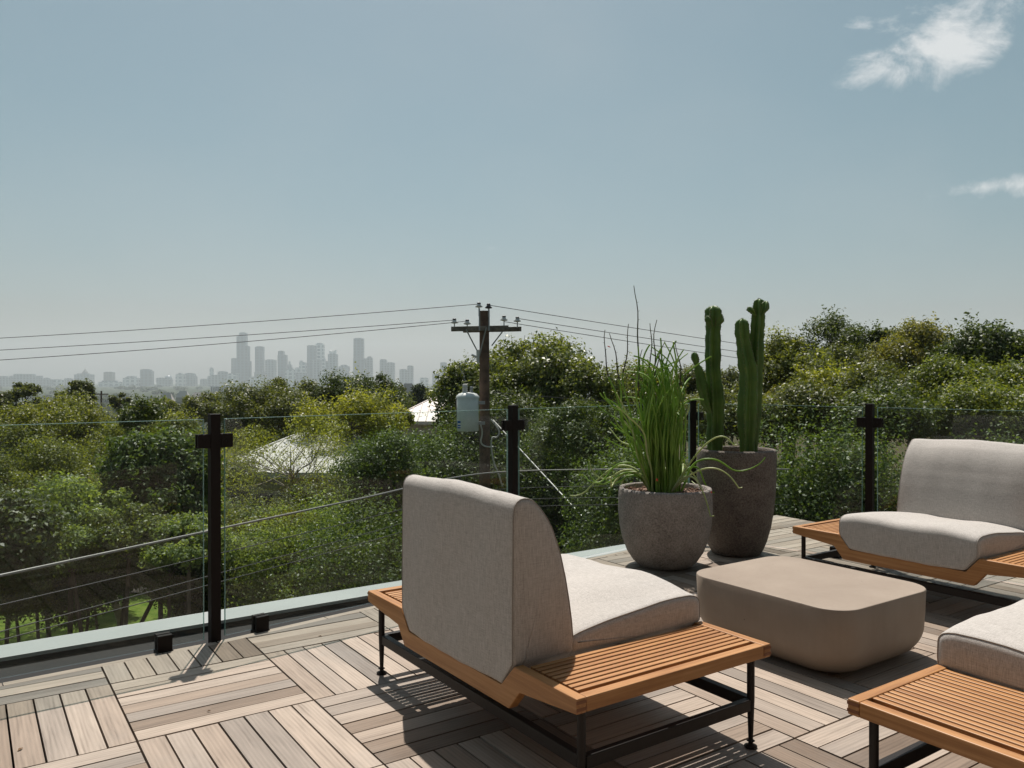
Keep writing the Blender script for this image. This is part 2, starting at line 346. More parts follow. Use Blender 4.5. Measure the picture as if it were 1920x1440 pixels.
class Deck:
    def __init__(s): s.v = []; s.f = []; s.uv = []; s.rn = []
    def board(s, poly, z0, z1, o, d, rnd, off):
        w = Vector((-d[1], d[0])); n = len(poly); k = len(s.v)
        s.v += [(p[0], p[1], z0) for p in poly]+[(p[0], p[1], z1) for p in poly]
        fs = [tuple(range(n, 2*n))]+[(i, (i+1) % n, n+(i+1) % n, n+i) for i in range(n)]
        area = sum(poly[i][0]*poly[(i+1) % n][1]-poly[(i+1) % n][0]*poly[i][1] for i in range(n))
        for f in fs:
            if area < 0: f = f[::-1]
            s.f.append(tuple(i+k for i in f))
            for i in f:
                p = s.v[i+k]; q = Vector((p[0]-o[0], p[1]-o[1])); s.uv.append((q.dot(Vector(d))+off[0], q.dot(w)+off[1])); s.rn.append((rnd, off[0] % 1, 0, 1))
    def build(s, name, m):
        me = bpy.data.meshes.new(name); me.from_pydata(s.v, [], s.f)
        uv = me.uv_layers.new(name='UVMap'); uv.data.foreach_set('uv', [c for u in s.uv for c in u])
        ca = me.color_attributes.new('rnd', 'FLOAT_COLOR', 'CORNER'); ca.data.foreach_set('color', [c for u in s.rn for c in u])
        return link(name, me, m)
dk = Deck(); rg = random.Random(5); nb = 7; gap = .0068
cells = [((-7, -4), FENCE[0], FENCE[1]), None]
def cellclip(poly):
    xs = [-9, P1.x, P2.x, P3.x, 9]; segs = [(PM, P1), (P1, P2), (P2, P3), (P3, CORN)]
    res = []
    for k, (a, b) in enumerate(segs):
        q = poly
        if k > 0: q = clip(q, (xs[k], -20), (xs[k], 20))
        if q and k < 3: q = clip(q, (xs[k+1], 20), (xs[k+1], -20))
        if not q: continue
        ia, ib = inw(a, a, b, .062), inw(b, a, b, .062)
        q = clip(q, ia, ib)
        if q: q = clip(q, CORN, CORN+DR)
        if len(q) >= 3: res.append(q)
    return res
for i in range(-9, 13):
    for j in range(-11, 14):
        o = Vector((OX, OY))+U*TI*i+V*TI*j
        along = U if (i+j) % 2 == 0 else V; across = V if (i+j) % 2 == 0 else U
        tl = rg.uniform(-.12, .12)
        for b in range(nb):
            w = TI/nb; a0 = b*w+gap/2; a1 = (b+1)*w-gap/2; e = .004
            cs = [o+across*a0+along*e, o+across*a1+along*e, o+across*a1+along*(TI-e), o+across*a0+along*(TI-e)]
            if max(c.y for c in cs) < -3.0 or min(c.x for c in cs) > 6.5 or max(c.x for c in cs) < -6.5: continue
            rnd = min(1, max(0, rg.random()+tl)); off = (rg.uniform(0, 50), rg.uniform(0, 50)); dz = rg.uniform(-.0012, .0012)
            for q in cellclip([tuple(c) for c in cs]): dk.board(q, -.021, dz, o, along, rnd, off)
for a, b in ((PM, P1), (P1, P2), (P2, P3)):   # narrow border boards beside the glass
    t = (b-a).normalized(); L = (b-a).length; s0 = 0
    while s0 < L:
        s1 = min(L, s0+rg.uniform(.55, .65)); q = [a+t*(s0+.002), a+t*(s1-.002)]
        dk.board([tuple(inw(q[0], a, b, .058)), tuple(inw(q[1], a, b, .058)), tuple(inw(q[1], a, b, .018)), tuple(inw(q[0], a, b, .018))], -.021, -.001, a, t, .55+rg.uniform(-.1, .1), (rg.uniform(0, 50), 3)); s0 = s1
tag(dk.build('deck', M['deck']), kind='structure')
# building below the deck, coping and gutter
c0, c1 = Vector((-2.313, 3.62)), Vector((.831, 5.858)); ct = (c1-c0).normalized(); cA = c0-ct*5; cB = c0+ct*5.65
mb = MB(); mb.prism([tuple(cA), tuple(cB), tuple(CORN+Vector((.02, .02))), tuple(CORN+DR*9+Vector((.02, .02))), (6.6, -3.2), (-6.6, -3.2)], -6.8, -.075)
tag(mb.build('terrace_building', M['wall']), 'pale stucco building block carrying the wooden roof deck', 'building')
mb = MB(); nn = Vector((-ct.y, ct.x))
i0, i1 = cA-nn*.175, cB-nn*.175
mb.prism([tuple(i0), tuple(i1), tuple(cB+nn*.012), tuple(cA+nn*.012)], -.02, -.002); mb.prism([tuple(cA+nn*.0125), tuple(cB+nn*.0125), tuple(cB+nn*.02), tuple(cA+nn*.02)], -.16, -.002)
tag(mb.build('coping', M['cap'], bevel=.002), kind='structure')
mb = MB(); mb.prism([tuple(i0+nn*.002), tuple(i1+nn*.002), tuple(cB+nn*.011), tuple(cA+nn*.011)], -.0445, -.0205); mb.prism([tuple(cA+nn*.011), tuple(cB+nn*.011), tuple(CORN), tuple(CORN+DR*9), (6.5, -3.1), (-6.5, -3.1)], -.0745, -.045)
tag(mb.build('subfloor', M['sub']), kind='structure')

hb = empty('sky_block_house', (0, -1.9, 0)); tag(hb, 'unseen dark house storey added behind the camera to block sky light', 'house')  # unseen house storey added behind the camera, tall and dark to block sky light
b_ = MB(); b_.box(-6.4, 6.4, -1.0, 0, -.02, 6.0); b_.build('wall', plain('dark_sky_block', (.05, .045, .04), .8), hb)  # added wall, kept dark to curb sky fill and glass reflections
b_ = MB(); b_.box(-6.6, 6.6, -1.1, .9, 6.01, 6.2); b_.build('roof', M['post'], hb)
# ------------------------------------------------------------------ glass railing
GH0, GH1 = .012, 1.022
def railing_post(p, ang, label):
    r = empty('railing_post', (p.x, p.y, 0), ang); tag(r, label, 'railing post', 'dark posts of the glass railing')
    a = MB(); h = .0225; a.box(-h, h, -h, h, -.02, 1.043); a.box(-h-.0015, h+.0015, -h-.0015, h+.0015, 1.0432, 1.047)
    a.build('post_shaft', M['post'], r, bevel=.0015)
    for sgn in (-1, 1):
        c = MB(); x0, x1 = sorted((sgn*.0235, sgn*.080)); 
        c.box(x0, x1, -.022, -.0075, .892, .955); c.box(x0, x1, .0075, .020, .892, .955); c.tube([(sgn*.05, -.0222, .923), (sgn*.05, -.0245, .923)], .005, 12)
        c.box(*sorted((sgn*.0235, sgn*.036)), -.0074, .0074, .895, .952)
        c.build('glass_clamp', M['post'], r, bevel=.001)
    return r
def ang(a, b): d = b-a; return math.atan2(d.y, d.x)
railing_post(P0, ang(P0, P1), 'dark railing post at the far left end, outside the left edge')
railing_post(P1, ang(P0, P1)*.5+ang(P1, P2)*.5, 'dark railing post standing closest to the camera, left of the lounge chair')
railing_post(P2, ang(P1, P2), 'dark railing post rising behind the backrest beside the utility pole')
railing_post(P3, ang(P2, P3)-.7, 'dark railing post mostly hidden behind the pencil plant and pots')
railing_post(P4, ang(P3, P4), 'dark railing post behind the slatted end of the far right chair')
railing_post(P5, ang(P3, P4), 'dark railing post beyond the right edge')
def panel(a, b, label, ends=.048):
    t = (b-a).normalized(); q0 = a+t*ends; q1 = b-t*ends; L = (q1-q0).length; g = empty('glass_panel', (q0.x, q0.y, 0), math.atan2(t.y, t.x))
    tag(g, label, 'glass panel', 'clear panels of the glass railing')
    a_ = MB(); a_.box(0, L, -.006, .006, GH0, GH1); a_.build('pane', M['glass'], g)
    for (x0, x1, y0, y1, z0, z1) in ((0, L, -.0062, .0062, GH1+.0003, GH1+.0022), (0, .0016, -.0062, .0062, GH0, GH1), (L-.0016, L, -.0062, .0062, GH0, GH1)):
        e = MB(); e.box(x0, x1, y0, y1, z0, z1); e.build('polished_edge', M['edge'], g)
    for x in (.175, L-.175):
        f = MB(); f.box(x-.031, x+.031, -.030, -.0065, -.001, .072); f.box(x-.031, x+.031, .0065, .030, -.03, .072); f.box(x-.034, x+.034, -.034, .034, -.03, .004)
        f.build('base_clamp', M['post'], g, bevel=.002)
m_, T_ = mat('glass_edge'); out(T_, T_.n('ShaderNodeMixShader', {0: .55, 1: T_.n('ShaderNodeBsdfTransparent', {0: (.6, .8, .75)}), 2: T_.n('ShaderNodeBsdfPrincipled', {'Base Color': (.42, .58, .56), 'Roughness': .25})})); M['edge'] = m_
panel(PM, P0, 'clear glass panel left of the frame edge')
panel(P0, P1, 'clear glass panel left of the nearest dark post')
panel(P1, P2, 'clear glass panel between the nearest post and the post behind the backrest')
panel(P2, P3, 'clear glass panel between the backrest post and the potted plants')
panel(P3, P4, 'clear glass panel between the cactus pot and the right-hand post')
panel(P4, P5, 'clear glass panel behind the far right chair')

# ------------------------------------------------------------------ lounge chairs
def grain(o, ax=0):
    """stores grain direction coordinates (x = along the grain)"""
    me = o.data; n = len(me.vertices); c = np.empty(n*3, dtype=np.float32); me.vertices.foreach_get('co', c); c = c.reshape(-1, 3)
    d = np.stack([c[:, ax], c[:, (ax+1) % 3], c[:, (ax+2) % 3]], 1)+random.random()*7
    at_ = me.attributes.new('grain', 'FLOAT_VECTOR', 'POINT'); at_.data.foreach_set('vector', np.ascontiguousarray(d, dtype=np.float32).ravel()); return o
def chaikin(p, k=2):
    for _ in range(k):
        q = []
        for i in range(len(p)):
            a, b = p[i], p[(i+1) % len(p)]
            q += [(a[0]*.75+b[0]*.25, a[1]*.75+b[1]*.25), (a[0]*.25+b[0]*.75, a[1]*.25+b[1]*.75)]
        p = q
    return p
def densify(p, d):
    o = []
    for i in range(len(p)):
        a, b = p[i], p[(i+1) % len(p)]; n = max(1, int(math.hypot(b[0]-a[0], b[1]-a[1])/d))
        for k in range(n): o.append((a[0]+(b[0]-a[0])*k/n, a[1]+(b[1]-a[1])*k/n))
    return o
def cushion(name, prof, y0, y1, r, parent, wy=None, puff=.0, seed=0, seams=None, top=None):
    """soft upholstered body: (x, z) profile swept along y, rounded ends; wy(z) narrows it low down"""
    prof = densify(chaikin(prof, 1), .016); n = len(prof); area = sum(prof[i][0]*prof[(i+1) % n][1]-prof[(i+1) % n][0]*prof[i][1] for i in range(n))
    if area < 0: prof = prof[::-1]
    nor = []
    for i in range(n):
        a, b = prof[i-1], prof[(i+1) % n]; t = Vector((b[0]-a[0], b[1]-a[1])).normalized(); nor.append((t.y, -t.x))
    cx = sum(p[0] for p in prof)/n; cz = sum(p[1] for p in prof)/n
    ys = []; 
    for k in range(7): th = math.pi/2*k/6; ys.append((y0+r*(1-math.cos(th))*.75, r*(1-math.sin(th))))
    m_ = max(6, int((y1-y0)/.03))
    mids = [(y0+r*.75+(y1-y0-1.5*r)*k/m_, 0) for k in range(1, m_)]
    ys = ys+mids+[(y0+y1-y, d) for y, d in ys[::-1]]
    co = []; ym = (y0+y1)/2; hw = (y1-y0)/2
    rr = random.Random(seed); ph = [rr.uniform(0, 6) for _ in range(6)]
    for (y, d) in ys:
        e = 1-abs((y-ym)/hw)**2.5
        for (x, z), (nx, nz) in zip(prof, nor):
            k = -d+puff*e*(.5+.5*math.sin(min(1, max(0, ((x-cx)**2+(z-cz)**2)**.5/.3))*1.2+.6))
            k += .0016*math.sin(y*17+ph[0]+z*7)+.0012*math.sin(x*23+ph[1]+y*13)+.0008*math.sin(y*41+x*9+ph[2])
            X = x+nx*k; Z = z+nz*k; Y = y
            if wy: Y = ym+(y-ym)*wy(Z)
            if top: X, Y, Z = top(X, Y, Z, (y-ym)/hw)
            co.append((X, Y, Z))
    K = len(ys); fc = [(i*n+j, (i+1)*n+j, (i+1)*n+(j+1) % n, i*n+(j+1) % n) for i in range(K-1) for j in range(n)]
    for base_, sg in ((0, -1), ((K-1)*n, 1)):      # side panels: concentric rings, slightly puffed
        ring = [co[base_+j] for j in range(n)]; c_ = tuple(sum(p[k] for p in ring)/n for k in range(3)); prev = base_; ye = y0 if sg < 0 else y1
        yf = lambda z: ym+(ye-ym)*(wy(z) if wy else 1.0)
        for q_, bl in ((.93, .001), (.86, .0018), (.79, .0025), (.7, .003), (.6, .0038), (.5, .0045), (.4, .005), (.3, .0055), (.15, .006)):
            st_ = len(co); co += [(c_[0]+(p[0]-c_[0])*q_, yf(c_[2]+(p[2]-c_[2])*q_)+sg*bl, c_[2]+(p[2]-c_[2])*q_) for p in ring]
            fc += [(prev+j, prev+(j+1) % n, st_+(j+1) % n, st_+j) for j in range(n)]; prev = st_
        co.append((c_[0], yf(c_[2])+sg*.0062, c_[2])); fc += [(prev+j, prev+(j+1) % n, len(co)-1) for j in range(n)]
    me = bpy.data.meshes.new(name); me.from_pydata(co, [], fc)
    me.polygons.foreach_set('use_smooth', [True]*len(me.polygons))
    bm = bmesh.new(); bm.from_mesh(me); bmesh.ops.recalc_face_normals(bm, faces=bm.faces); bm.to_mesh(me); bm.free()
    o = link(name, me, M['fabric'], parent)
    for row in (4, K-5):
        pts = [Vector(co[row*n+j]) for j in range(n)]
        c = sum(pts, Vector())/n; sgn = -1 if row == 4 else 1
        q = [p+(p-c).normalized()*.0012+Vector((0, sgn*.0008, 0)) for p in pts]; q.append(q[0])
        s_ = MB(); s_.tube(q, .0020, 5, cap=False); s_.build('seam', M['seam'], o)
    return o
def chair(center, facing, D, ta, well, tb, label, seed):
    """local x = facing, back edge at x = -D/2; local y: table ta, seat well, table tb"""
    Wd = ta+well+tb; r = empty('lounge_chair', (center.x, center.y, 0), math.atan2(facing.y, facing.x))
    tag(r, label, 'lounge chair', 'teak lounge chairs around the concrete table')
    y0 = -Wd/2; x0, x1 = -D/2, D/2; rw = .034; HT = .34
    up = [(0, HT), (ta, HT), (ta+.072, .265), (ta+well-.064, .265), (ta+well, HT), (Wd, HT)]
    lo = [(Wd, .297), (Wd-tb+.028, .269), (Wd-tb-.026, .203), (ta+.029, .203), (ta-.028, .269), (0, .297)]
    prof = [(p[0]+y0, p[1]) for p in up+lo]
    for xa in (x0, x1-rw):
        b = MB(); b.extr(prof, xa, xa+rw, lambda p, t: (t, p[0], p[1])); grain(b.build('long_rail', M['teak'], r, bevel=.003), 1)
    for s_, (ya, w, inn) in enumerate(((y0, ta, 1), (y0+Wd-rw, tb, -1))):
        b = MB(); b.box(x0+rw+.0005, x1-rw-.0005, ya, ya+rw, .2975, HT-.0005)
        grain(b.build('end_rail', M['teak'], r, bevel=.003), 0)
        ya2 = (y0+rw+.020) if inn == 1 else (y0+Wd-tb+.012); yb2 = (y0+ta-.012) if inn == 1 else (y0+Wd-rw-.020)
        ns = max(3, int(round((yb2-ya2)/.0262))); pit = (yb2-ya2)/ns
        for k in range(ns):
            b = MB(); b.box(x0+rw+.012, x1-rw-.001, ya2+k*pit, ya2+k*pit+pit-.0078, HT-.018, HT-.002)
            grain(b.build('slat', M['teak'], r, bevel=.002), 0)
        b = MB()
        for xx in (x0+rw+.04, 0, x1-rw-.07): b.box(xx, xx+.03, ya2-.014, yb2+.012, HT-.040, HT-.0185)
        grain(b.build('slat_support', M['teak'], r), 1)
        for xe, sx in ((x0, -1), (x1, 1)):     # finger joint end grain showing on the rail ends
            b = MB(); yy_ = ya if inn == 1 else ya+rw
            for zz in (.3045, .3245): b.box(xe-.0012 if sx < 0 else xe-rw, xe+rw if sx < 0 else xe+.0012, yy_-.0008, yy_+.0008, zz, zz+.009)
            b.build('finger_joint', M['endgrain'], r)
    for i, xx in enumerate((x0+.045, x1-.055)):
        for ysg in (-1, 1):
            yy_ = ysg*(Wd/2-.036); L = MB()
            L.tube([(xx, yy_, .2968), (xx, yy_, .16), (xx, yy_, .02)], [.0125, .0125, .0075], 16); l = L.build('leg', M['metal'], r)
            f = MB(); f.lathe([(.019, 0), (.021, .003), (.021, .006), (.008, .012), (.008, .018), (.014, .022), (.008, .026)], 18, (xx, yy_, 0)); f.build('foot', M['metal'], l)
    ya, yb = -(Wd/2-.036), Wd/2-.036
    for xx in (x0+.045, x1-.055):
        b = MB(); b.box(xx-.006, xx+.020, ya+.012, yb-.012, .124, .161); b.build('stretcher', M['metal'], r, bevel=.002)
        for k in range(4):
            for ysg in (-1, 1):
                pass
    for yy_ in (ya, yb):
        b = MB(); b.box(x0+.045+.012, x1-.055-.012, yy_-.010, yy_+.014, .1235, .1605); b.build('cross_stretcher', M['metal'], r, bevel=.002)
    b = MB(); 
    for k in range(9):
        xx = x0+.06+(D-.15)*k/8; b.box(xx, xx+.05, y0+ta+.085, y0+ta+well-.08, .238, .262)
    grain(b.build('seat_support', M['teak'], r), 1)
    cy0, cy1 = y0+ta+.002, y0+ta+well-.002; cm = (cy0+cy1)/2
    wy = lambda z: 1.0 if z > .345 else 1-.175*min(1, max(0, (.345-z)/.079))
    xo = x0
    back = [(xo+.012, .266), (xo+.001, .270), (xo+.000, .285), (xo-.002, .45), (xo+.002, .70), (xo+.004, .80), (xo+.012, .832), (xo+.035, .846), (xo+.070, .842), (xo+.096, .820), (xo+.128, .785),
            (xo+.158, .735), (xo+.197, .62), (xo+.228, .465), (xo+.239, .35), (xo+.225, .268)]
    cushion('back_cushion', back, cy0, cy1, .018, r, wy, .004, seed,
            top=lambda X, Y, Z, t: (X+(.008*(1-t*t) if X > xo+.1 else -.006*(1-t*t)), Y, Z+(.010*(1-t*t)-.004 if Z > .7 else 0)))
    xs = xo+.215; xe = x1+.006
    seat = [(xs, .268), (xs+.02, .268), (xe-.014, .266), (xe-.001, .270), (xe, .285), (xe, .30), (xe, .40), (xe-.006, .425), (xe-.025, .441), (xe-.07, .449), (xe-.25, .442), (xs+.10, .415), (xs+.03, .405), (xs, .39)]
    cushion('seat_cushion', seat, cy0-.003, cy1+.003, .028, r, wy, .005, seed+1,
            top=lambda X, Y, Z, t: (X, Y, Z+((.014*(1-abs(t)**1.8)+.006*math.sin(t*5+seed)) if Z > .37 else 0)))
    return r
m_, T_ = mat('teak_end_grain'); out(T_, T_.n('ShaderNodeBsdfPrincipled', {'Base Color': (.20, .075, .028), 'Roughness': .6})); M['endgrain'] = m_
M['seam'] = plain('fabric_piping', (.31, .28, .25), .95)
Fd = Vector((.825, .565)).normalized(); Ld = Vector((-Fd.y, Fd.x)); CD = .816
N1 = Vector((.1755, 2.162)); Wc = 1.358
chair(N1+Fd*CD/2+Ld*Wc/2, Fd, CD, .30, .755, .303, 'large grey lounge chair in the foreground seen from behind its tall backrest', 3)
f2 = -Fd; l2 = Vector((-f2.y, f2.x)); c2 = Vector((1.66, 4.735)); chair(c2-f2*CD/2+l2*Wc/2, f2, CD, .30, .755, .303, 'grey lounge chair at the far right, facing the camera beyond the concrete table', 11)
f3 = Ld; l3 = Vector((-f3.y, f3.x)); W3 = .303+.755+.46; c3 = Vector((.912, 2.173)); chair(c3-f3*CD/2-l3*W3/2, f3, CD, .303, .755, .46, 'grey lounge chair in the lower right corner with a wide slatted side table', 23)

lm_ = MB(); rgl = random.Random(31)
for (x, y) in [(-1.1, 2.9), (-.5, 2.35), (-.2, 3.9), (-1.6, 2.6), (.2, 4.6), (1.2, 5.0), (2.2, 5.1), (1.9, 2.6), (.75, 2.9), (-.9, 3.75), (1.05, 4.55), (-.35, 2.0)]:
    a = rgl.uniform(0, 6.28); l = rgl.uniform(.008, .016); w = l*.4; c_, s_ = math.cos(a), math.sin(a)
    lm_.add([(x-c_*l, y-s_*l, .002), (x+s_*w, y-c_*w, .005), (x+c_*l, y+s_*l, .003), (x-s_*w, y+c_*w, .006)], [(0, 1, 2, 3)])
tag(lm_.build('leaf_litter', plain('dry_leaf', (.16, .09, .04), .8), fix=False), 'tiny dry leaf scraps scattered on the wooden deck', 'leaf litter', kind='stuff')

# ------------------------------------------------------------------ coffee table
def rrect(a, b, r, n=10):
    o = []
    for cx, cy, s0 in ((a-r, b-r, 0), (-a+r, b-r, 90), (-a+r, -b+r, 180), (a-r, -b+r, 270)):
        for k in range(n+1):
            t = R_(s0+90*k/n); o.append((cx+r*math.cos(t), cy+r*math.sin(t)))
    return o
tb_c = Vector((1.335, 3.625)); TH = .30
def table_ring(a, b, r, z): return [(x, y, z) for x, y in rrect(a, b, max(r, .02))]
TA, TB, TRr = .352, .408, .125
rows = []
for k in range(13):
    th = math.pi/2*k/12; ins = .13*(1-math.sin(th))**1.0; rows.append((TA-ins*1.05, TB-ins*1.05, max(.05, TRr+.02-ins*.25), .0+.145*(1-math.cos(th))))
rows += [(TA, TB, TRr+.01, .20), (TA, TB, TRr, TH-.004), (TA-.0015, TB-.0015, TRr, TH-.0015), (TA-.004, TB-.004, TRr, TH)]
cof = empty('coffee_table', (tb_c.x, tb_c.y, 0), YAW); tag(cof, 'low rounded taupe concrete coffee table in the middle of the chairs', 'coffee table')
mb = MB(); n = 44
vs = [p for r_ in rows for p in table_ring(*r_)]
mb.add(vs, [(i*n+j, i*n+(j+1) % n, (i+1)*n+(j+1) % n, (i+1)*n+j) for i in range(len(rows)-2) for j in range(n)], True); mb.add(vs[:n], [tuple(range(n))[::-1]])
mb.build('table_body', M['table'], cof)
mb = MB(); mb.add(vs[-2*n:], [(j, (j+1) % n, n+(j+1) % n, n+j) for j in range(n)], True); mb.add(vs[-n:], [tuple(range(n))]); mb.build('table_top', M['table'], cof, fix=False)

# ------------------------------------------------------------------ pots
def pot(name, c, prof, m, soilz, label):
    r = empty(name, (c.x, c.y, 0)); tag(r, label, 'planter')
    b = MB(); b.lathe(prof, 72, jit=.0035, seed=4); b.build('pot_body', m, r)
    s_ = MB(); rg_ = random.Random(9); rin = prof[-1][0]+.012
    s_.lathe([(rin, soilz-.03), (rin, soilz-.002), (rin*.6, soilz+.006), (.01, soilz+.01)], 40); s_.build('soil', M['soil'], r)
    g = MB()
    for k in range(260):
        a = rg_.uniform(0, 6.28); q = math.sqrt(rg_.random())*rin*.96; z = rg_.uniform(.004, .009)
        g.lathe([(.002, -z), (z*1.1, -z*.3), (z*.9, z*.5), (.002, z)], 6, (q*math.cos(a), q*math.sin(a), soilz+.006))
    tag(g.build('gravel', M['soil'], r), kind='stuff')
    return r
PA = Vector((.992, 5.19)); PB = Vector((1.560, 5.57))
pot('bowl_planter', PA, [(.13, 0), (.165, .006), (.205, .04), (.245, .10), (.275, .18), (.293, .27), (.300, .36), (.300, .45), (.297, .495), (.293, .508), (.278, .510), (.268, .503), (.266, .47), (.262, .40)], M['pot1'], .475, 'wide rounded stone planter holding the green pencil plant')
pot('tall_planter', PB, [(.14, 0), (.165, .006), (.185, .04), (.208, .10), (.232, .19), (.250, .30), (.261, .42), (.267, .54), (.268, .66), (.266, .712), (.262, .724), (.246, .726), (.237, .718), (.234, .69), (.23, .60)], M['pot2'], .675, 'tall dark stone planter holding the columnar cactus')

# pencil plant
def green(name, c1, c2, c3, rough=.45, trans=.12):
    m, T = mat(name); v = objco(T); f = noise(T, v, 6, 4)
    col = T.ramp(f, [(.3, c1), (.5, c2), (.7, c3)])
    p = T.n('ShaderNodeBsdfPrincipled', {'Base Color': col, 'Roughness': rough, 'Specular IOR Level': .5})
    out(T, T.n('ShaderNodeMixShader', {0: trans, 1: p, 2: T.n('ShaderNodeBsdfTranslucent', {0: col})})); return m
M['stem'] = green('pencil_stem_green', (.15, .28, .035), (.25, .42, .06), (.38, .54, .12), .4, .4)
M['stemp'] = green('pale_pencil_stem', (.34, .43, .14), (.46, .53, .22), (.55, .56, .30), .4, .3)
M['stemd'] = green('dry_dark_stem', (.04, .03, .02), (.07, .06, .03), (.06, .08, .03))
M['cact'] = green('cactus_green', (.045, .095, .012), (.075, .15, .020), (.12, .20, .035), .45, .06)
M['red'] = plain('red_bract', (.55, .04, .02), .5)
M['spine'] = plain('cactus_rib_edge', (.20, .15, .08), .8)
pl = empty('pencil_plant', (PA.x, PA.y, .475)); tag(pl, 'wild green pencil-stemmed plant with curling tips growing in the wide pot', 'plant')
rg = random.Random(12)
def stem_path(mode):
    a = rg.uniform(0, 6.283); r0 = math.sqrt(rg.random())*.10
    p = Vector((r0*math.cos(a), r0*math.sin(a), .0)); a += rg.uniform(-.5, .5)
    if mode != 'up':
        while math.sin(a) < -.35: a = rg.uniform(0, 6.283)
        if rg.random() < .45: a = math.pi+rg.uniform(-.6, .6)
        r0 = .1; p = Vector((r0*math.cos(a), r0*math.sin(a), .0))
    lean = {'up': rg.uniform(.0, .06)+r0*.45, 'out': rg.uniform(.10, .26), 'curl': rg.uniform(.28, .62)}[mode]
    L = {'up': rg.uniform(.5, 1.02), 'out': rg.uniform(.5, .85), 'curl': rg.uniform(.42, .72)}[mode]
    d = Vector((math.cos(a)*lean, math.sin(a)*lean, 1)).normalized(); pts = [p.copy()]; k = 30; st = L/k
    side = Vector((math.cos(a), math.sin(a), 0)); bx = Vector((rg.uniform(-1, 1), rg.uniform(-1, 1), rg.uniform(-.4, .4))).normalized()
    w1, w2, tc, cs = rg.uniform(0, 6), rg.uniform(3, 9), rg.uniform(.62, .85), rg.choice((-1, 1))*rg.uniform(.06, .22)
    for i in range(k):
        t = i/k; wob = Vector((math.sin(t*w2*2+w1), math.cos(t*w2*1.7+w1*2), 0))*.062*(.35+t)
        if mode == 'up': d += wob+Vector((0, 0, .07))+(bx*cs+Vector((0, 0, -abs(cs)*.5)) if t > tc else Vector())
        elif mode == 'out': d += wob*1.6+side*.012+(Vector((0, 0, -.13)) if tc-.25 < t < tc else Vector())+(Vector((0, 0, .10))+bx*cs*.6 if t > tc else Vector())
        else: d += wob*2.0+side*.02+(Vector((0, 0, -.15)) if .15 < t < tc-.1 else Vector())+(Vector((0, 0, .22))+bx*cs if t > tc else Vector())
        d.normalize(); p = p+d*st
        if p.z < .02 and math.hypot(p.x, p.y) < .29: p.z = .02
        pts.append(p.copy())
    return pts
def add_stem(mbx, pts, r0=.0062, r1=.0032): 
    n = len(pts); mbx.tube(pts, [r0+(r1-r0)*(i/(n-1))**1.3 for i in range(n)], 6)
for i in range(86):
    mode = 'up' if i < 62 else ('out' if i < 75 else 'curl')
    b = MB(); pts = stem_path(mode); add_stem(b, pts, rg.uniform(.0066, .0086), rg.uniform(.0032, .0050))
    s_ = b.build('stem', M['stem'] if (mode == 'up' or rg.random() < .45) else M['stemp'], pl, fix=False)
b = MB()
for i in range(16): add_stem(b, stem_path('up' if i < 13 else 'out'), .0065, .0035)
tag(b.build('crowded_stems', M['stem'], pl, fix=False), kind='stuff')
for (px, py, hgt) in ((1198, 535, 0), (1135, 618, 1), (1175, 607, 2), (1228, 606, 0), (1235, 600, 3), (1152, 625, 0), (1248, 640, 1), (1262, 640, 2), (1205, 655, 1)):
    tip = at(px, py, PA.y+rg.uniform(-.1, .1))-Vector((PA.x, PA.y, .475)); b0 = Vector((rg.uniform(-.05, .05)+tip.x*.15, rg.uniform(-.05, .05), 0))
    pts = []
    for k in range(25):
        t = k/24; q = b0.lerp(tip, t); bow = math.sin(t*math.pi)*.075*(1 if tip.x > 0 else -1); wob = (.022*math.sin(t*11+hgt*2)+.010*math.sin(t*23+hgt))*t
        pts.append(q+Vector((bow+wob, .02*math.sin(t*7+hgt), 0)))
    b = MB(); b.tube(pts[:18], [.0078-.0030*i/17 for i in range(18)], 6); st_ = b.build('stem', M['stem'], pl, fix=False)
    b = MB(); b.tube(pts[17:], [.0048-.0026*i/7 for i in range(8)], 6)
    for k in range(4):
        q = pts[19+k]; b.tube([q, q+Vector((rg.choice((-1, 1))*.012, 0, .006))], [.0016, .0008], 4)
    b.build('dry_tip', M['stemd'], st_, fix=False)
for (px0, py0, px1, py1) in ((1270, 860, 1385, 915), (1255, 870, 1332, 968), (1290, 800, 1375, 835)):
    a0 = Vector((.03, -.08, .02)); e = at(px1, py1, PA.y-.27)-Vector((PA.x, PA.y, .475)); c = at((px0+px1)/2+10, py0-22, PA.y-.22)-Vector((PA.x, PA.y, .475))
    pts = [a0*(1-t)**2+c*2.2*t*(1-t)*.92+e*t*t for t in [k/20 for k in range(21)]]
    pts.append(pts[-1]+Vector((.02, -.01, .004))); b = MB(); add_stem(b, pts, .006, .004); b.build('stem', M['stemp'], pl, fix=False)
for (px, py) in ((1334, 922), (1232, 898), (1142, 650)):
    q = at(px, py, PA.y-(.3 if py > 700 else 0))-Vector((PA.x, PA.y, .475)); b = MB()
    for k in range(3): b.tube([q, q+Vector((rg.uniform(-.012, .012), rg.uniform(-.01, .01), rg.uniform(-.02, .008)))], [.004, .001], 5)
    b.build('red_bract', M['red'], pl, fix=False)

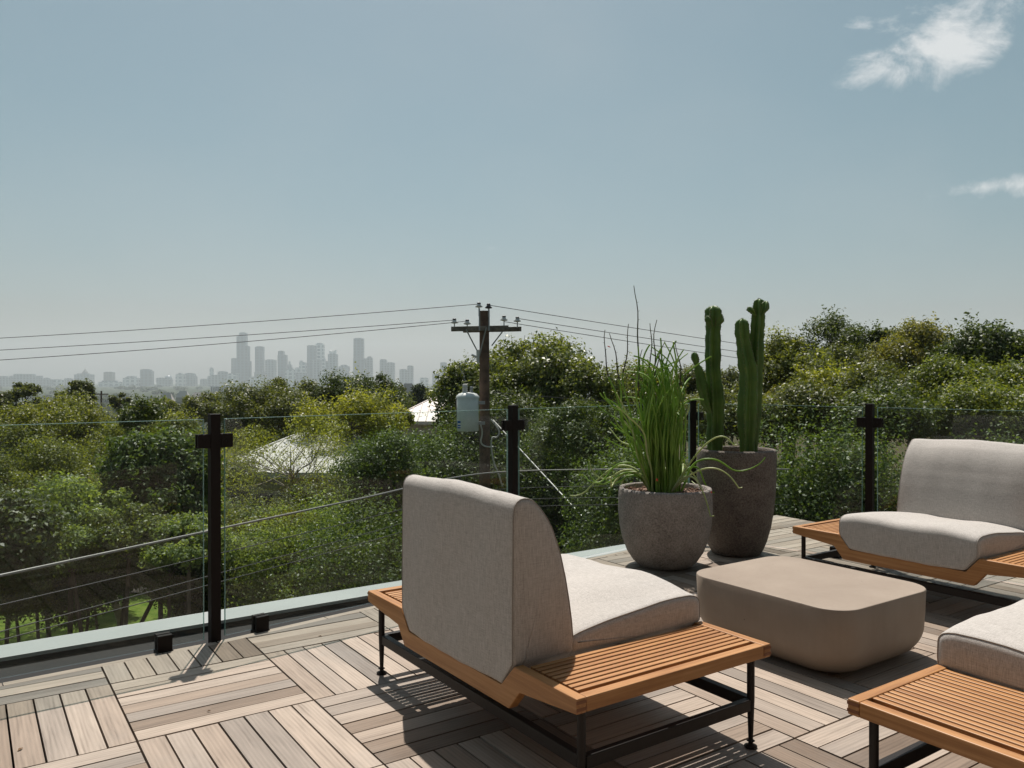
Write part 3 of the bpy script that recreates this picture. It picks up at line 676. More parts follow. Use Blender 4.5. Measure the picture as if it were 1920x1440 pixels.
# cactus
ca = empty('columnar_cactus', (PB.x, PB.y, .675)); tag(ca, 'green ribbed columnar cactus with budding tops growing in the tall pot', 'cactus')
def rib_stem(name, pts, rads, parent, ribs=5, seed=0, ph=0.3):
    pts = [Vector(p) for p in pts]; M_ = 44; n = ribs*8; rr = random.Random(seed); w0 = rr.uniform(0, 6); vs = []; edges = [[] for _ in range(ribs)]
    L = sum((pts[i+1]-pts[i]).length for i in range(len(pts)-1)); M_ = max(14, int(L/.014))
    for i in range(M_+1):
        t = i/M_*(len(pts)-1); k = min(len(pts)-2, int(t)); f = t-k; p = pts[k].lerp(pts[k+1], f); f2 = f*f*(3-2*f)
        r = rads[k]+(rads[k+1]-rads[k])*f2; r *= 1+.04*math.sin(i*.9+w0)+.06*math.sin(i*.27+w0*2)+.04*math.sin(i*.11+w0)
        u = i/M_; 
        cf = min(.55, rads[-1]/L*1.5)
        if u > 1-cf: r *= math.sqrt(max(.02, 1-((u-1+cf)/cf)**2))
        for j in range(n):
            a = 2*math.pi*j/n+ph; c = abs(math.cos(a*ribs/2-ph*ribs/2)); rad = r*(.50+.54*c**2.2)
            q = p+Vector((math.cos(a)*rad, math.sin(a)*rad, 0)); vs.append(q)
            if j % 8 == 0: edges[j//8].append(q)
    b = MB(); b.add(vs, [(i*n+j, i*n+(j+1) % n, (i+1)*n+(j+1) % n, (i+1)*n+j) for i in range(M_) for j in range(n)], True)
    b.add(vs[-n:], [tuple(range(n))]); o = b.build(name, M['cact'], parent, fix=False)
    s_ = MB()
    for e in edges:
        for q in e[1::2]:
            c_ = Vector((q.x, q.y, q.z)); s_.lathe([(.0004, -.003), (.0026, 0), (.0004, .003)], 5, c_)
            for _k in range(3): dd = Vector((rr.uniform(-1, 1), rr.uniform(-1, 1), rr.uniform(-.6, .9))).normalized()*.009; s_.tube([c_, c_+dd], [.0006, .0002], 3, cap=False)
    s_.build('spines', M['spine'], o, fix=False); return o
base = Vector((PB.x, PB.y, .675))
def cp_(px, py, dy=0.0): return at(px, py, PB.y+dy)-base
def col(ptsr, seed, ribs=5, parent=ca, dy=0.0, name='stem', ph=.3):
    k = PB.y/FPX; return rib_stem(name, [cp_(x, y, dy) for x, y, w in ptsr], [w/2*k*1.06 for x, y, w in ptsr], parent, ribs, seed, ph)
s2 = col([(1341, 856, 26), (1343, 790, 33), (1342, 740, 33), (1338, 690, 30), (1338, 630, 27), (1339, 595, 30), (1338, 573, 26)], 1, dy=.10)
col([(1334, 615, 8), (1330, 603, 16), (1327, 592, 12)], 2, 4, s2, .07, 'bud'); col([(1345, 612, 8), (1350, 602, 16), (1351, 588, 14)], 3, 4, s2, .07, 'bud')
s1 = col([(1332, 775, 12), (1324, 758, 20), (1318, 730, 22), (1312, 700, 18), (1306, 680, 13)], 4, 4, s2, .06, 'arm'); col([(1306, 684, 10), (1303, 670, 16), (1302, 660, 13)], 5, 4, s2, .06, 'bud')
s3 = col([(1402, 858, 27), (1402, 800, 33), (1403, 750, 34), (1405, 700, 32), (1398, 660, 29), (1393, 630, 27), (1392, 597, 24)], 6, dy=-.03)
s4 = col([(1409, 850, 20), (1414, 780, 22), (1416, 720, 27), (1415, 660, 29), (1419, 620, 25), (1421, 590, 22), (1423, 560, 24)], 7, dy=.04, ph=.9)
col([(1416, 592, 8), (1408, 582, 17), (1405, 575, 13)], 8, 4, s4, .02, 'bud'); col([(1426, 592, 10), (1433, 578, 19), (1436, 564, 17)], 9, 4, s4, .02, 'bud')

# ------------------------------------------------------------------ lower cable rail outside the glass
HR = [(-260, 1134), (0, 1079.7), (200, 1037), (386, 997), (560, 960), (700, 930), (770, 913), (860, 893), (940, 884), (1050, 881), (1160, 880), (1300, 880), (1480, 880)]
def rail_pt(px, py, drop): Y = FPX*1.15/(py-712); p = at(px, py, Y); p.z = .055-drop; return p
rl = empty('cable_railing', tuple(rail_pt(-260, 1134, 6))); tag(rl, 'curving low metal handrail with thin cables outside the glass railing', 'railing')
o0 = Vector(rl.location)
def smoothpts(pts, k=2):
    for _ in range(k):
        q = [pts[0]]
        for a, b in zip(pts[:-1], pts[1:]): q += [a.lerp(b, .25), a.lerp(b, .75)]
        pts = q+[pts[-1]]
    return pts
b = MB(); b.tube(smoothpts([rail_pt(x, y, 0)-o0 for x, y in HR]), .0088, 10); b.build('handrail', M['rail'], rl)
for da, db in ((.165, .215), (.325, .36), (.366, .455)):
    b = MB(); b.tube(smoothpts([rail_pt(x, y, da+(db-da)*i/(len(HR)-1)*2 if i < 6 else db)-o0 for i, (x, y) in enumerate(HR)]), .0036, 6); b.build('cable', M['cable'], rl)
for px, py in ((-240, 1130), (862, 893), (1190, 880)):
    q = rail_pt(px, py, 0)-o0; b = MB(); b.tube([q, q+Vector((0, 0, -1)), (q.x, q.y, hground(*(q+o0).xy)-o0.z)], .014, 10); b.build('rail_post', M['cable'], rl)

# ------------------------------------------------------------------ utility pole and wires
YP = 26.0
def up(px, py, Y=YP): return at(px, py, Y)
bp = up(909, 900); bz = hground(bp.x, bp.y)
po = empty('utility_pole', (bp.x, bp.y, bz)); tag(po, 'weathered brown wooden utility pole with a crossarm, behind the glass railing', 'utility pole'); ob = Vector(po.location)
b = MB(); b.tube([(0, 0, 0), (0, 0, 4), tuple(up(908, 583)-ob)], [.20, .18, .155], 20); b.build('pole_shaft', M['polew'], po)
a0, a1 = up(846, 617, 25.7)-ob, up(978, 614, 25.7)-ob
for dy, dx0, dx1, dz in ((0, 0, -.42, .0), (.46, .35, 0, -.02)):
    b = MB(); d = (a1-a0).normalized(); h = Vector((0, 0, .075)); w = Vector((0, .065, 0)); s0 = a0+d*dx0+Vector((0, dy, dz)); s1 = a1+d*dx1+Vector((0, dy, dz))
    vs = [s0-h-w, s1-h-w, s1-h+w, s0-h+w, s0+h-w, s1+h-w, s1+h+w, s0+h+w]; b.add(vs, [(0, 3, 2, 1), (4, 5, 6, 7), (0, 1, 5, 4), (1, 2, 6, 5), (2, 3, 7, 6), (3, 0, 4, 7)]); b.build('crossarm', M['armw'], po, bevel=.008)
for (xa, ya_, xb, yb_) in ((874, 618, 898, 664), (912, 614, 899, 668), (942, 622, 922, 648)):
    b = MB(); b.tube([up(xa, ya_, 25.62)-ob, up(xb, yb_, 25.78)-ob], .022, 6); b.build('brace', M['galv'], po)
ins = [(852, 605, 0), (876, 607, 0), (945, 600, 0), (970, 602, .3), (898, 575, 0), (916, 577, .1)]
for k, (px, py, dy) in enumerate(ins):
    q = up(px, py, 25.72+dy)-ob; b = MB(); b.tube([q+Vector((0, 0, -.22 if k < 4 else -.30)), q], .018, 6)
    i_ = b.build('insulator_pin', M['galv'], po); b = MB(); b.lathe([(.04, -.03), (.115, -.015), (.12, .01), (.075, .04), (.075, .055), (.05, .085), (.03, .10)], 14, q)
    b.build('insulator', M['porcd'] if k == 5 else M['porc'], i_); b = MB(); b.lathe([(.05, .085), (.065, .095), (.06, .125), (.02, .14)], 12, q); b.build('insulator_cap', M['porcd'], i_)
b = MB()
for px in (899, 917): b.add([*[up(px+s_, 620, 25.6)-ob for s_ in (-1.5, 1.5)], *[up(px+s_, 578, 25.6)-ob for s_ in (1, -1)]], [(0, 1, 2, 3)]); b.tube([up(px, 620, 25.68)-ob, up(px, 582, 25.7)-ob], .022, 6)
b.build('top_bracket', M['galv'], po)
tr = empty('can_lid_dummy'); bpy.data.objects.remove(tr)
tc = up(877, 808, 25.5)-ob; kk = 25.5/FPX
b = MB(); H_ = 62*kk
b.lathe([(19.6*kk, 0), (20.5*kk, .02), (20.6*kk, H_-.02), (19.8*kk, H_+.0)], 40, tc); tk = b.build('transformer', M['can'], po)
b = MB(); b.lathe([(21.6*kk, H_-.01), (21.6*kk, H_+.05), (17*kk, H_+.13), (10*kk, H_+.17), (.02, H_+.18)], 40, tc); b.build('lid', M['can'], tk)
for dx, hh, rr in ((-5, .32, .085), (7, .24, .055)):
    b = MB(); pr = [(rr*.9, H_+.12)]
    for k in range(6): z = H_+.12+hh*k/6; pr += [(rr, z+.01), (rr*(1.12 if k < 5 else .9), z+hh/14), (rr*.8, z+hh/8)]
    pr += [(rr*.5, H_+.13+hh)]; b.lathe(pr, 16, (tc.x+dx*kk, tc.y, tc.z)); b.build('bushing', M['porc'] if dx < 0 else M['galv'], tk)
b = MB(); s_ = tc+Vector((-14*kk, -15.2*kk, 0)); b.box(s_.x-.07, s_.x+.10, s_.y-.02, s_.y-.012, s_.z+.10, s_.z+.33, None); st = b.build('sticker', M['blue'], tk)
b = MB(); b.box(s_.x-.055, s_.x+.07, s_.y-.0225, s_.y-.0205, s_.z+.14, s_.z+.165); b.box(s_.x-.055, s_.x+.07, s_.y-.0225, s_.y-.0205, s_.z+.21, s_.z+.26); b.build('sticker_marking', M['white'], st)
b = MB(); b.box(tc.x+18*kk, tc.x+.55, tc.y-.05, tc.y+.05, tc.z+.85, tc.z+.95); b.box(tc.x+18*kk, tc.x+.55, tc.y-.05, tc.y+.05, tc.z+.2, tc.z+.3); b.build('mounting_bracket', M['galv'], tk)
b = MB(); b.tube([up(884, 665, 25.7)-ob, up(897, 671, 25.75)-ob], .035, 8); b.tube([up(896, 656, 25.72)-ob, up(896, 680, 25.72)-ob], .05, 8); b.build('fuse_cutout', M['porc'], po)
def cable(name, pts, r, parent, m): b = MB(); b.tube(smoothpts([Vector(p) for p in pts]), r, 5); return b.build(name, m, parent)
cable('jumper_wire', [up(x, y, 25.6)-ob for x, y in ((872, 716), (871, 705), (863, 692), (862, 682), (870, 677), (884, 680), (893, 668))], .012, po, M['galv'])
cable('jumper_wire', [up(x, y, 25.6)-ob for x, y in ((858, 742), (854, 752), (856, 775), (858, 790))], .02, po, M['porcd'])
for pts in (((920, 786), (938, 808), (932, 822), (922, 818), (921, 840), (926, 870), (934, 885), (942, 912)), ((901, 795), (905, 812), (900, 830), (910, 838), (925, 838))):
    cable('hanging_cable', [up(x, y, 25.7)-ob for x, y in pts], .028, po, M['porc'])
def wire(pa, pb, sag, label, r=.011):
    pa, pb = Vector(pa), Vector(pb); e = empty('power_line', tuple(pa)); tag(e, label, 'power line', 'overhead wires on the utility pole')
    pts = [pa.lerp(pb, k/30)-Vector((0, 0, sag*4*(k/30)*(1-k/30)))-pa for k in range(31)]; b = MB(); b.tube(pts, r, 5); b.build('wire_strand', M['porc'] if r > .015 else M['wire'], e)
WL = 1.0
wire(up(898, 570), at(-700, 663, 30), .22, 'uppermost thin overhead wire running left from the top of the utility pole')
wire(up(852, 600), at(-700, 688, 29), .15, 'middle thin overhead wire running left from the crossarm')
wire(up(876, 602, 26.1), at(-700, 711, 26), .22, 'lowest thin overhead wire running left from the crossarm')
wire(up(916, 572), at(2300, 745, 60), .5, 'uppermost thin overhead wire running right from the top of the utility pole')
wire(up(970, 597, 26.2), at(2300, 760, 60), .45, 'middle thin overhead wire running right from the crossarm end')
wire(up(945, 603, 26), at(2300, 765, 62), .6, 'lowest thin overhead wire running right behind the crossarm')
wire(up(918, 735), at(1700, 760, 40), .3, 'thin service wire running right from halfway up the utility pole', .008)
wire(up(925, 788, 25.8), at(1250, 1140, 17), .0, 'slanting guy wire dropping to the right of the utility pole', .022)

# ------------------------------------------------------------------ trees
def leaves_np(centers, nrm, ln, asp, rng, droop=.25):
    N = len(centers)
    a = rng.normal(size=(N, 3)); a -= nrm*np.sum(a*nrm, 1, keepdims=True); a /= np.linalg.norm(a, axis=1, keepdims=True)+1e-9
    b = np.cross(nrm, a); l = ln*rng.uniform(.6, 1.25, (N, 1)); w = l*asp
    c = centers
    v0 = c-a*l*.5; v1 = c+b*w*.5+nrm*w*.12; v2 = c+a*l*.5-nrm*l*droop*.5; v3 = c-b*w*.5+nrm*w*.12
    co = np.stack([v0, v1, v2, v3], 1).reshape(-1, 3); f = np.arange(N*4).reshape(-1, 4); return co, f
def crown_pts(rng, R, nc, per, cr, flat=.8, low=-.55, shell=.5, up=.5):
    cs = []
    while len(cs) < nc:
        p = rng.normal(size=3); p /= np.linalg.norm(p)
        if p[2] < low: continue
        p *= (shell+(1-shell)*rng.random()**.6)*.86; cs.append(p)
    cs = np.array(cs)*np.array(R); crs = cr*(.45+.95*rng.random(nc)**1.3)
    P = []; Nn = []
    for c, r in zip(cs, crs):
        n = int(per*(r/cr)**2); d = rng.normal(size=(n, 3)); d /= np.linalg.norm(d, axis=1, keepdims=True)
        rad = r*rng.random((n, 1))**.38*(1+.42*np.sin(d[:, :1]*5+c[0]*3)*np.cos(d[:, 1:2]*4+c[1]*5+d[:, 2:3]*3)); q = c+d*rad*np.array([1, 1, flat])
        P.append(q); m = d*.7+np.array([0, 0, up])+rng.normal(size=(n, 3))*.55; Nn.append(m/np.linalg.norm(m, axis=1, keepdims=True))
    return np.concatenate(P), np.concatenate(Nn), cs, crs
NLEAF = 0
def tree(name, label, cat, x, y, ztop, R, style, leaf, nc=26, per=420, cr=None, seed=1, asp=.5, trunk_r=.09, shell=.5, group='trees and tall shrubs below the terrace', flat=.8, low=-.55, bark='bark', sprigs=0, limbs=14, up=.5, base=None):
    """crown ellipsoid of radii R with its top at ztop, trunk down to the ground"""
    global NLEAF
    per = int(per*1.95); leaf *= .90; asp += .08
    rng = np.random.default_rng(seed); gz = hground(x, y); cz = ztop-R[2]; cr = cr or .34*(R[0]*R[1]*R[2])**(1/3)
    t = empty(name, (x, y, gz-.05)); tag(t, label, cat, group)
    P, Nn, cs, crs = crown_pts(rng, (R[0]*.95, R[1]*.95, R[2]*.95), nc, per, cr, flat, low, shell, up)
    if sprigs:
        k = rng.integers(0, len(cs), sprigs); d = cs[k]/np.linalg.norm(cs[k], axis=1, keepdims=True)*.5+np.array([0, 0, .35])+rng.normal(size=(sprigs, 3))*.3; tt = rng.random((sprigs, 14, 1))
        q = (cs[k]+d*crs[k][:, None]*.9)[:, None]+d[:, None]*tt*cr*.8+rng.normal(size=(sprigs, 14, 3))*leaf*.7
        P = np.concatenate([P, q.reshape(-1, 3)]); m = rng.normal(size=(sprigs*14, 3))+np.array([0, 0, .6]); Nn = np.concatenate([Nn, m/np.linalg.norm(m, axis=1, keepdims=True)])
    off = np.array([0, 0, cz-(gz-.05)]); co, f = leaves_np(P+off, Nn, leaf, asp, rng); NLEAF += len(f)
    link('crown', quads_mesh('crown', co, f), G[style], t)
    b = MB(); rr = random.Random(seed); hh_ = off[2]; b0 = Vector((rr.uniform(-.16, .16)*hh_, rr.uniform(-.1, .1)*hh_, 0)); fk = off[2]-R[2]*.65; fk = max(fk, .6); wob = Vector((rr.uniform(-.08, .08)*hh_, rr.uniform(-.06, .06)*hh_, 0))
    b.tube([b0, b0*.8+Vector((0, 0, fk*.25)), Vector((0, 0, fk*.6))+wob, (wob.x*.5, wob.y*.5, fk), (0, 0, off[2]), (0, 0, off[2]+R[2]*.45)], [trunk_r*1.3, trunk_r*1.1, trunk_r, trunk_r*.85, trunk_r*.5, trunk_r*.15], 9)
    for i in range(min(limbs, len(cs))):
        c = Vector(cs[i])+Vector(off); s0 = Vector((wob.x*.5, wob.y*.5, fk+(off[2]-fk)*rr.uniform(0, .9))); mid = s0.lerp(c, .5)+Vector((rr.uniform(-.2, .2), rr.uniform(-.2, .2), -.05*R[2]))
        q = s0.lerp(mid, .5)+Vector((0, 0, .05)); b.tube([s0, q, mid, mid.lerp(c, .6), c], [trunk_r*.42, trunk_r*.36, trunk_r*.27, trunk_r*.18, trunk_r*.06], 6)
        for k in range(3):
            e = c+Vector((rr.uniform(-1, 1), rr.uniform(-1, 1), rr.uniform(-.3, 1)))*crs[i]*.9; b.tube([mid, mid.lerp(e, .5)+Vector((0, 0, .04)), e], [trunk_r*.18, trunk_r*.1, trunk_r*.03], 5)
    b.build('trunk', M[bark], t, fix=False)
    return t
def T2(label, px, pyt, Y, wpx, hpx, style, leaf, seed, name='tree', cat='tree', dep=1.0, **kw):
    """tree whose crown is wpx x hpx photo pixels large at distance Y, top at pyt"""
    p = at(px, pyt, Y); k = Y/FPX; rx = wpx*k/2*1.08; rz = hpx*k/2*1.06; p.z += rz*.05
    return tree(name, label, cat, p.x, Y, p.z, (rx, rx*dep, rz), style, leaf, seed=seed, **kw)

# --- tall evergreen shrubs right behind the glass (x = photo px of the centre)
HP = dict(name='tall_shrub', cat='shrub', flat=1.0, low=-1.0, shell=.55, up=.35, trunk_r=.06, limbs=10)
for (px, pyt, Y, wpx, seed, st, lab) in (
    (770, 822, 28.0, 250, 101, 'hedge', 'glossy green shrub below the utility pole, left of it behind the glass'),
    (905, 800, 29.0, 260, 102, 'hedge', 'glossy green shrub directly behind the base of the utility pole'),
    (1050, 786, 27.6, 240, 103, 'hedge', 'dense evergreen shrub between the backrest post and the pencil plant'),
    (1190, 778, 12.6, 260, 104, 'hedge', 'dense evergreen shrub behind the pencil plant'),
    (1330, 772, 11.9, 250, 105, 'hedge', 'dense evergreen shrub behind the cactus pot'),
    (1480, 766, 11.4, 270, 106, 'hedge', 'dense evergreen shrub between the cactus and the right-hand railing post'),
    (1620, 775, 11.2, 250, 107, 'hedge', 'dense evergreen shrub behind the right-hand railing post'),
    (1760, 770, 11.6, 260, 108, 'hedge', 'dense dark shrub behind the backrest of the far right chair'),
    (1905, 775, 11.0, 270, 109, 'hedge', 'dense shrub at the right edge behind the far right chair'),
):
    p = at(px, pyt, Y); rz = (p.z+5.2)/2; kf = 1.0 if Y < 20 else 1.75
    tree(HP['name'], lab, HP['cat'], p.x, Y, p.z, (wpx*Y/FPX/2*1.25, 1.2*kf, rz), st, .056*kf*1.05, nc=95, per=620, cr=.56*kf, seed=seed, asp=.5, trunk_r=.06, flat=1.0, low=-1.0, shell=.55, up=.35, limbs=10, sprigs=60)
for (px, pyt, Y, wpx, seed, st, lab) in (
    (700, 905, 15.5, 330, 111, 'hedge', 'low glossy shrub behind the left half of the foreground backrest'),
    (560, 905, 17.5, 300, 112, 'pale', 'pale green loose shrub in front of the white roof, right of the nearest post'),
    (450, 915, 19.0, 260, 113, 'mid', 'light green shrub low beside the nearest railing post'),
):
    p = at(px, pyt, Y); rz = (p.z+5.6)/2
    tree('tall_shrub', lab, 'shrub', p.x, Y, p.z, (wpx*Y/FPX/2, 1.6, rz), st, .07, nc=70, per=480, cr=.62, seed=seed, asp=.45, trunk_r=.07, flat=1.0, low=-1.0, shell=.5, up=.3, limbs=12, sprigs=80)

# --- lower left, seen through the glass
T2('dark glossy tree at the far left edge behind the glass', -20, 905, 13, 190, 270, 'dark', .10, 201, nc=50, per=420, asp=.5, cr=.42, trunk_r=.05)
T2('thin yellow-green tree behind the glass left of centre of the first panel', 130, 815, 24, 260, 230, 'mid', .085, 202, nc=30, per=230, cr=.62, asp=.45, bark='palebark')
T2('dark umbrella-leaved tree in the middle of the left glass panel', 300, 795, 17, 210, 270, 'hedge', .12, 203, nc=60, per=300, cr=.45, asp=.42, flat=.6, trunk_r=.05)
T2('pale silvery bushy tree low in the left glass panel', 135, 890, 15.5, 250, 200, 'pale', .085, 204, nc=42, per=330, cr=.42, flat=.6, trunk_r=.05)
T2('rounded green tree just left of the nearest post, low behind the glass', 315, 930, 16.5, 240, 190, 'hedge', .085, 205, nc=36, per=330, cr=.42, flat=.65, trunk_r=.035, low=-1.0)
T2('dark spreading oak above the lawn at the lower left', 170, 1010, 19.5, 330, 130, 'dark', .085, 206, nc=34, per=300, cr=.5, flat=.6, trunk_r=.035, low=-1.0)
T2('dark small oak above the lawn, right of the nearest post', 540, 985, 20, 330, 170, 'oak', .085, 207, nc=40, per=330, cr=.55, flat=.7, trunk_r=.035, low=-1.0)
T2('small leafy tree over the lawn beneath the nearest post', 380, 1010, 18.5, 190, 150, 'dark', .08, 208, nc=30, per=300, cr=.42, flat=.7, trunk_r=.035, low=-1.0)
T2('lighter small tree at the lower left corner over the lawn', 20, 1000, 17.5, 220, 150, 'mid', .08, 209, nc=30, per=300, cr=.42, flat=.7, trunk_r=.035, low=-1.0)
T2('dark leafy tree filling the middle of the left glass panel above the handrail', 250, 905, 18.5, 330, 200, 'dark', .09, 215, nc=52, per=330, cr=.5, flat=.75, trunk_r=.035, low=-1.0)
T2('dense green tree low behind the left glass panel at the handrail', 60, 930, 17, 260, 180, 'hedge', .085, 216, nc=44, per=330, cr=.46, flat=.75, trunk_r=.035, low=-1.0)
T2('dark bushy tree low behind the nearest post and handrail', 450, 960, 19, 260, 190, 'dark', .085, 217, nc=46, per=330, cr=.5, flat=.75)
T2('dark bush below the handrail, right of the nearest post', 600, 1030, 18, 260, 150, 'oak', .075, 219, nc=40, per=300, cr=.42, flat=.8, low=-1.0)
T2('bright green leafy tree in the middle of the left glass panel', 290, 870, 20, 200, 170, 'mid2', .085, 281, nc=40, per=300, cr=.45, flat=.75, trunk_r=.05)
T2('yellow-green bushy tree behind the left half of the first panel', 60, 835, 22, 230, 150, 'mid', .09, 282, nc=40, per=300, cr=.5, flat=.75, trunk_r=.05)
T2('fresh green tree low left of the nearest post above the lawn', 350, 1000, 17.5, 200, 130, 'mid2', .075, 283, nc=34, per=300, cr=.4, flat=.75, trunk_r=.035, low=-1.0)
T2('dark green tree low in the left panel between lawn and handrail', 180, 985, 18, 260, 130, 'hedge', .08, 284, nc=38, per=300, cr=.45, flat=.7, trunk_r=.035, low=-1.0)
T2('light green tree low right of the nearest post behind the handrail', 620, 935, 19, 220, 170, 'mid2', .08, 285, nc=40, per=300, cr=.48, flat=.8, trunk_r=.05)
T2('pale feathery-leaved small tree low in the left glass panel', 115, 975, 14.6, 200, 120, 'pale', .075, 291, nc=44, per=260, cr=.30, flat=.6, trunk_r=.04)
T2('bright green small tree low in the left glass panel, right of the feathery one', 250, 945, 15.0, 190, 120, 'mid2', .075, 292, nc=42, per=260, cr=.30, flat=.65, trunk_r=.04)
T2('pale green small tree just left of the nearest post at handrail height', 355, 965, 14.4, 150, 110, 'pale', .07, 293, nc=36, per=260, cr=.28, flat=.65, trunk_r=.04)
T2('olive small tree at the left edge below the handrail', 20, 1075, 14.5, 130, 90, 'mid2', .065, 294, nc=26, per=240, cr=.26, flat=.7, trunk_r=.04)
T2('airy light-green tree spreading in front of the white roof', 545, 800, 23, 330, 150, 'lime', .07, 210, nc=56, per=95, cr=.5, asp=.4, bark='palebark', trunk_r=.045, limbs=22)
T2('golden low shrub tree behind the left glass panel', 215, 880, 21, 130, 110, 'gold', .08, 211, nc=16, per=160, cr=.42, asp=.45, bark='palebark')
T2('broad green tree behind the nearest post between the panel and roof', 400, 835, 26, 150, 150, 'oak', .10, 212, nc=24, per=320)
T2('dense shrubby tree right of the white roof', 725, 800, 21, 170, 200, 'hedge', .08, 213, nc=40, per=400, cr=.5)
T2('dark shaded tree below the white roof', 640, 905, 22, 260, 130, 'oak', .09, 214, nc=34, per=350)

# --- skyline of trees above the glass, left to centre
T2('broad yellow-green tree filling the left edge above the glass', 80, 737, 34, 330, 190, 'mid', .12, 221, nc=60, per=420, cr=.75)
T2('green tree with an orange tinge above the glass, left of the nearest post', 290, 772, 30, 200, 120, 'mid', .12, 222, nc=30, per=350)
T2('leafy sprig-topped tree rising above its neighbours left of the nearest post', 262, 738, 27, 75, 80, 'dark', .12, 223, nc=14, per=160, cr=.32, sprigs=30)
T2('small dark round tree against the skyline at the far left', 48, 716, 70, 62, 70, 'oak', .26, 224, low=-1.0, nc=20, per=200)
T2('dark tree clump at the very left edge of the skyline', -8, 722, 68, 60, 70, 'oak', .26, 225, low=-1.0, nc=20, per=200)
T2('tall dark bushy tree beneath the domed building', 143, 711, 62, 66, 90, 'oak', .24, 226, low=-1.0, nc=26, per=240)
T2('lower dark tree beside the bushy tree beneath the domed building', 120, 722, 64, 40, 70, 'dark', .24, 227, low=-1.0, nc=16, per=200)
T2('small faint tree right of the bushy tree beneath the domed building', 226, 732, 80, 34, 44, 'oak', .3, 228, low=-1.0, nc=12, per=130)
T2('dark olive tree row above the nearest railing post', 365, 741, 58, 130, 60, 'oak', .22, 229, nc=30, per=300)
T2('dark olive tree left of the nearest post top', 310, 748, 60, 80, 50, 'oak', .22, 230, nc=22, per=260)
T2('rounded olive oak right of the nearest post, below the tallest tower', 500, 722, 42, 185, 110, 'oak', .15, 231, nc=46, per=420)
T2('small branchy oak crown poking up left of the central oaks', 520, 708, 44, 55, 55, 'oak', .16, 232, nc=14, per=180)
T2('dark oak with gaps between its boughs below the skyline, left of a pair', 640, 690, 46, 100, 120, 'dark', .17, 233, nc=24, per=250, cr=.75, shell=.6)
T2('dark oak with gaps between its boughs below the skyline, right of a pair', 706, 692, 47, 95, 120, 'dark', .17, 234, nc=24, per=250, cr=.75, shell=.6)
T2('spreading olive oak behind the yellow-green tree', 585, 718, 45, 100, 90, 'oak', .16, 235, nc=26, per=320)
T2('bright yellow-green tree above the glass in front of the dark oaks', 655, 738, 31, 190, 110, 'lime', .12, 236, nc=40, per=260, cr=.6, sprigs=60)
T2('yellow-green tree left of the pinkish roof', 740, 755, 33, 70, 70, 'lime', .12, 237, nc=18, per=220)
T2('lime green low tree filling the glass right of the nearest post', 480, 796, 41, 180, 60, 'lime', .13, 238, nc=30, per=200)
T2('distant green tree left of the utility pole near the small far house', 745, 722, 85, 50, 70, 'oak', .3, 239, low=-1.0, nc=20, per=200)
T2('distant grey-green tree behind the pinkish roof', 788, 722, 100, 52, 60, 'far', .34, 240, low=-1.0, nc=20, per=200)
T2('distant low tree to the right above the pinkish roof', 815, 728, 90, 50, 70, 'oak', .32, 241, low=-1.0, nc=20, per=200)

# --- centre: the big domed tree behind the pole
T2('large dome-shaped broadleaf tree behind the utility pole', 980, 620, 33, 270, 215, 'oak2', .17, 251, nc=64, per=330, cr=.85, asp=.55, flat=.75, trunk_r=.25, limbs=40)
T2('left bough-like tree tumbling down left of the utility pole', 862, 672, 32, 95, 170, 'oak2', .16, 252, nc=34, per=300, cr=.6, asp=.55)
T2('lower round tree between the domed tree and the pencil plant', 1080, 672, 31, 170, 150, 'oak2', .15, 253, nc=42, per=330, cr=.7)
T2('green tree directly behind the pencil plant top', 1200, 690, 34, 160, 130, 'mid', .15, 254, nc=40, per=320)
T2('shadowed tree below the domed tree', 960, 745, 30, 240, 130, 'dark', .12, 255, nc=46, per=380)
T2('green tree seen between the pencil plant and the cactus', 1285, 688, 38, 130, 120, 'oak', .15, 256, nc=34, per=330)
T2('far low tree seen between the cactus stems', 1372, 690, 48, 110, 90, 'oak', .18, 257, nc=30, per=300)
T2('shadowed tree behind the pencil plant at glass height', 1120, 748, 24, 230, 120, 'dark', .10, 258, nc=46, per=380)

# --- right side
T2('bright yellow-green tree just right of the cactus', 1480, 622, 27, 180, 210, 'mid', .13, 261, nc=50, per=280, cr=.62, sprigs=6, trunk_r=.12, limbs=30)
T2('wispy dark tree crowning the skyline right of the cactus', 1562, 594, 36, 125, 110, 'dark', .14, 262, nc=22, per=210, cr=.62, shell=.6, sprigs=16)
T2('olive tree behind the bright tree right of the cactus', 1610, 640, 33, 140, 160, 'oak', .14, 263, nc=44, per=360)
T2('small dark tree top left of the big golden-green crown', 1655, 603, 35, 60, 80, 'dark', .15, 264, nc=14, per=220, sprigs=8)
T2('big golden-green crown on the right skyline above the railing post', 1715, 602, 32, 165, 170, 'gold2', .14, 265, nc=54, per=340, cr=.72)
T2('dark glossy tree on the skyline above the right backrest', 1848, 613, 27, 175, 190, 'dark', .15, 266, nc=50, per=330, cr=.62, asp=.55, sprigs=14)
T2('dark glossy tree at the right edge of the skyline', 1925, 626, 27, 160, 190, 'dark', .15, 267, nc=44, per=330, cr=.62, asp=.55)
T2('yellow-tinted young tree low to the right of the cactus', 1530, 690, 22, 110, 110, 'lime', .10, 268, nc=26, per=230, cr=.42, sprigs=40)
T2('yellowish bush just right of the cactus stems', 1440, 722, 21, 90, 80, 'gold2', .09, 269, nc=22, per=260)
T2('olive broad tree above the right railing post', 1640, 690, 21, 190, 130, 'oak', .095, 270, nc=56, per=420, cr=.5)
T2('dense green tree over the right backrest', 1780, 675, 20, 190, 150, 'mid2', .095, 271, nc=58, per=420, cr=.5)
T2('dense dark green tree at the right edge above the glass', 1905, 690, 19, 150, 150, 'mid2', .095, 272, nc=50, per=400, cr=.48)
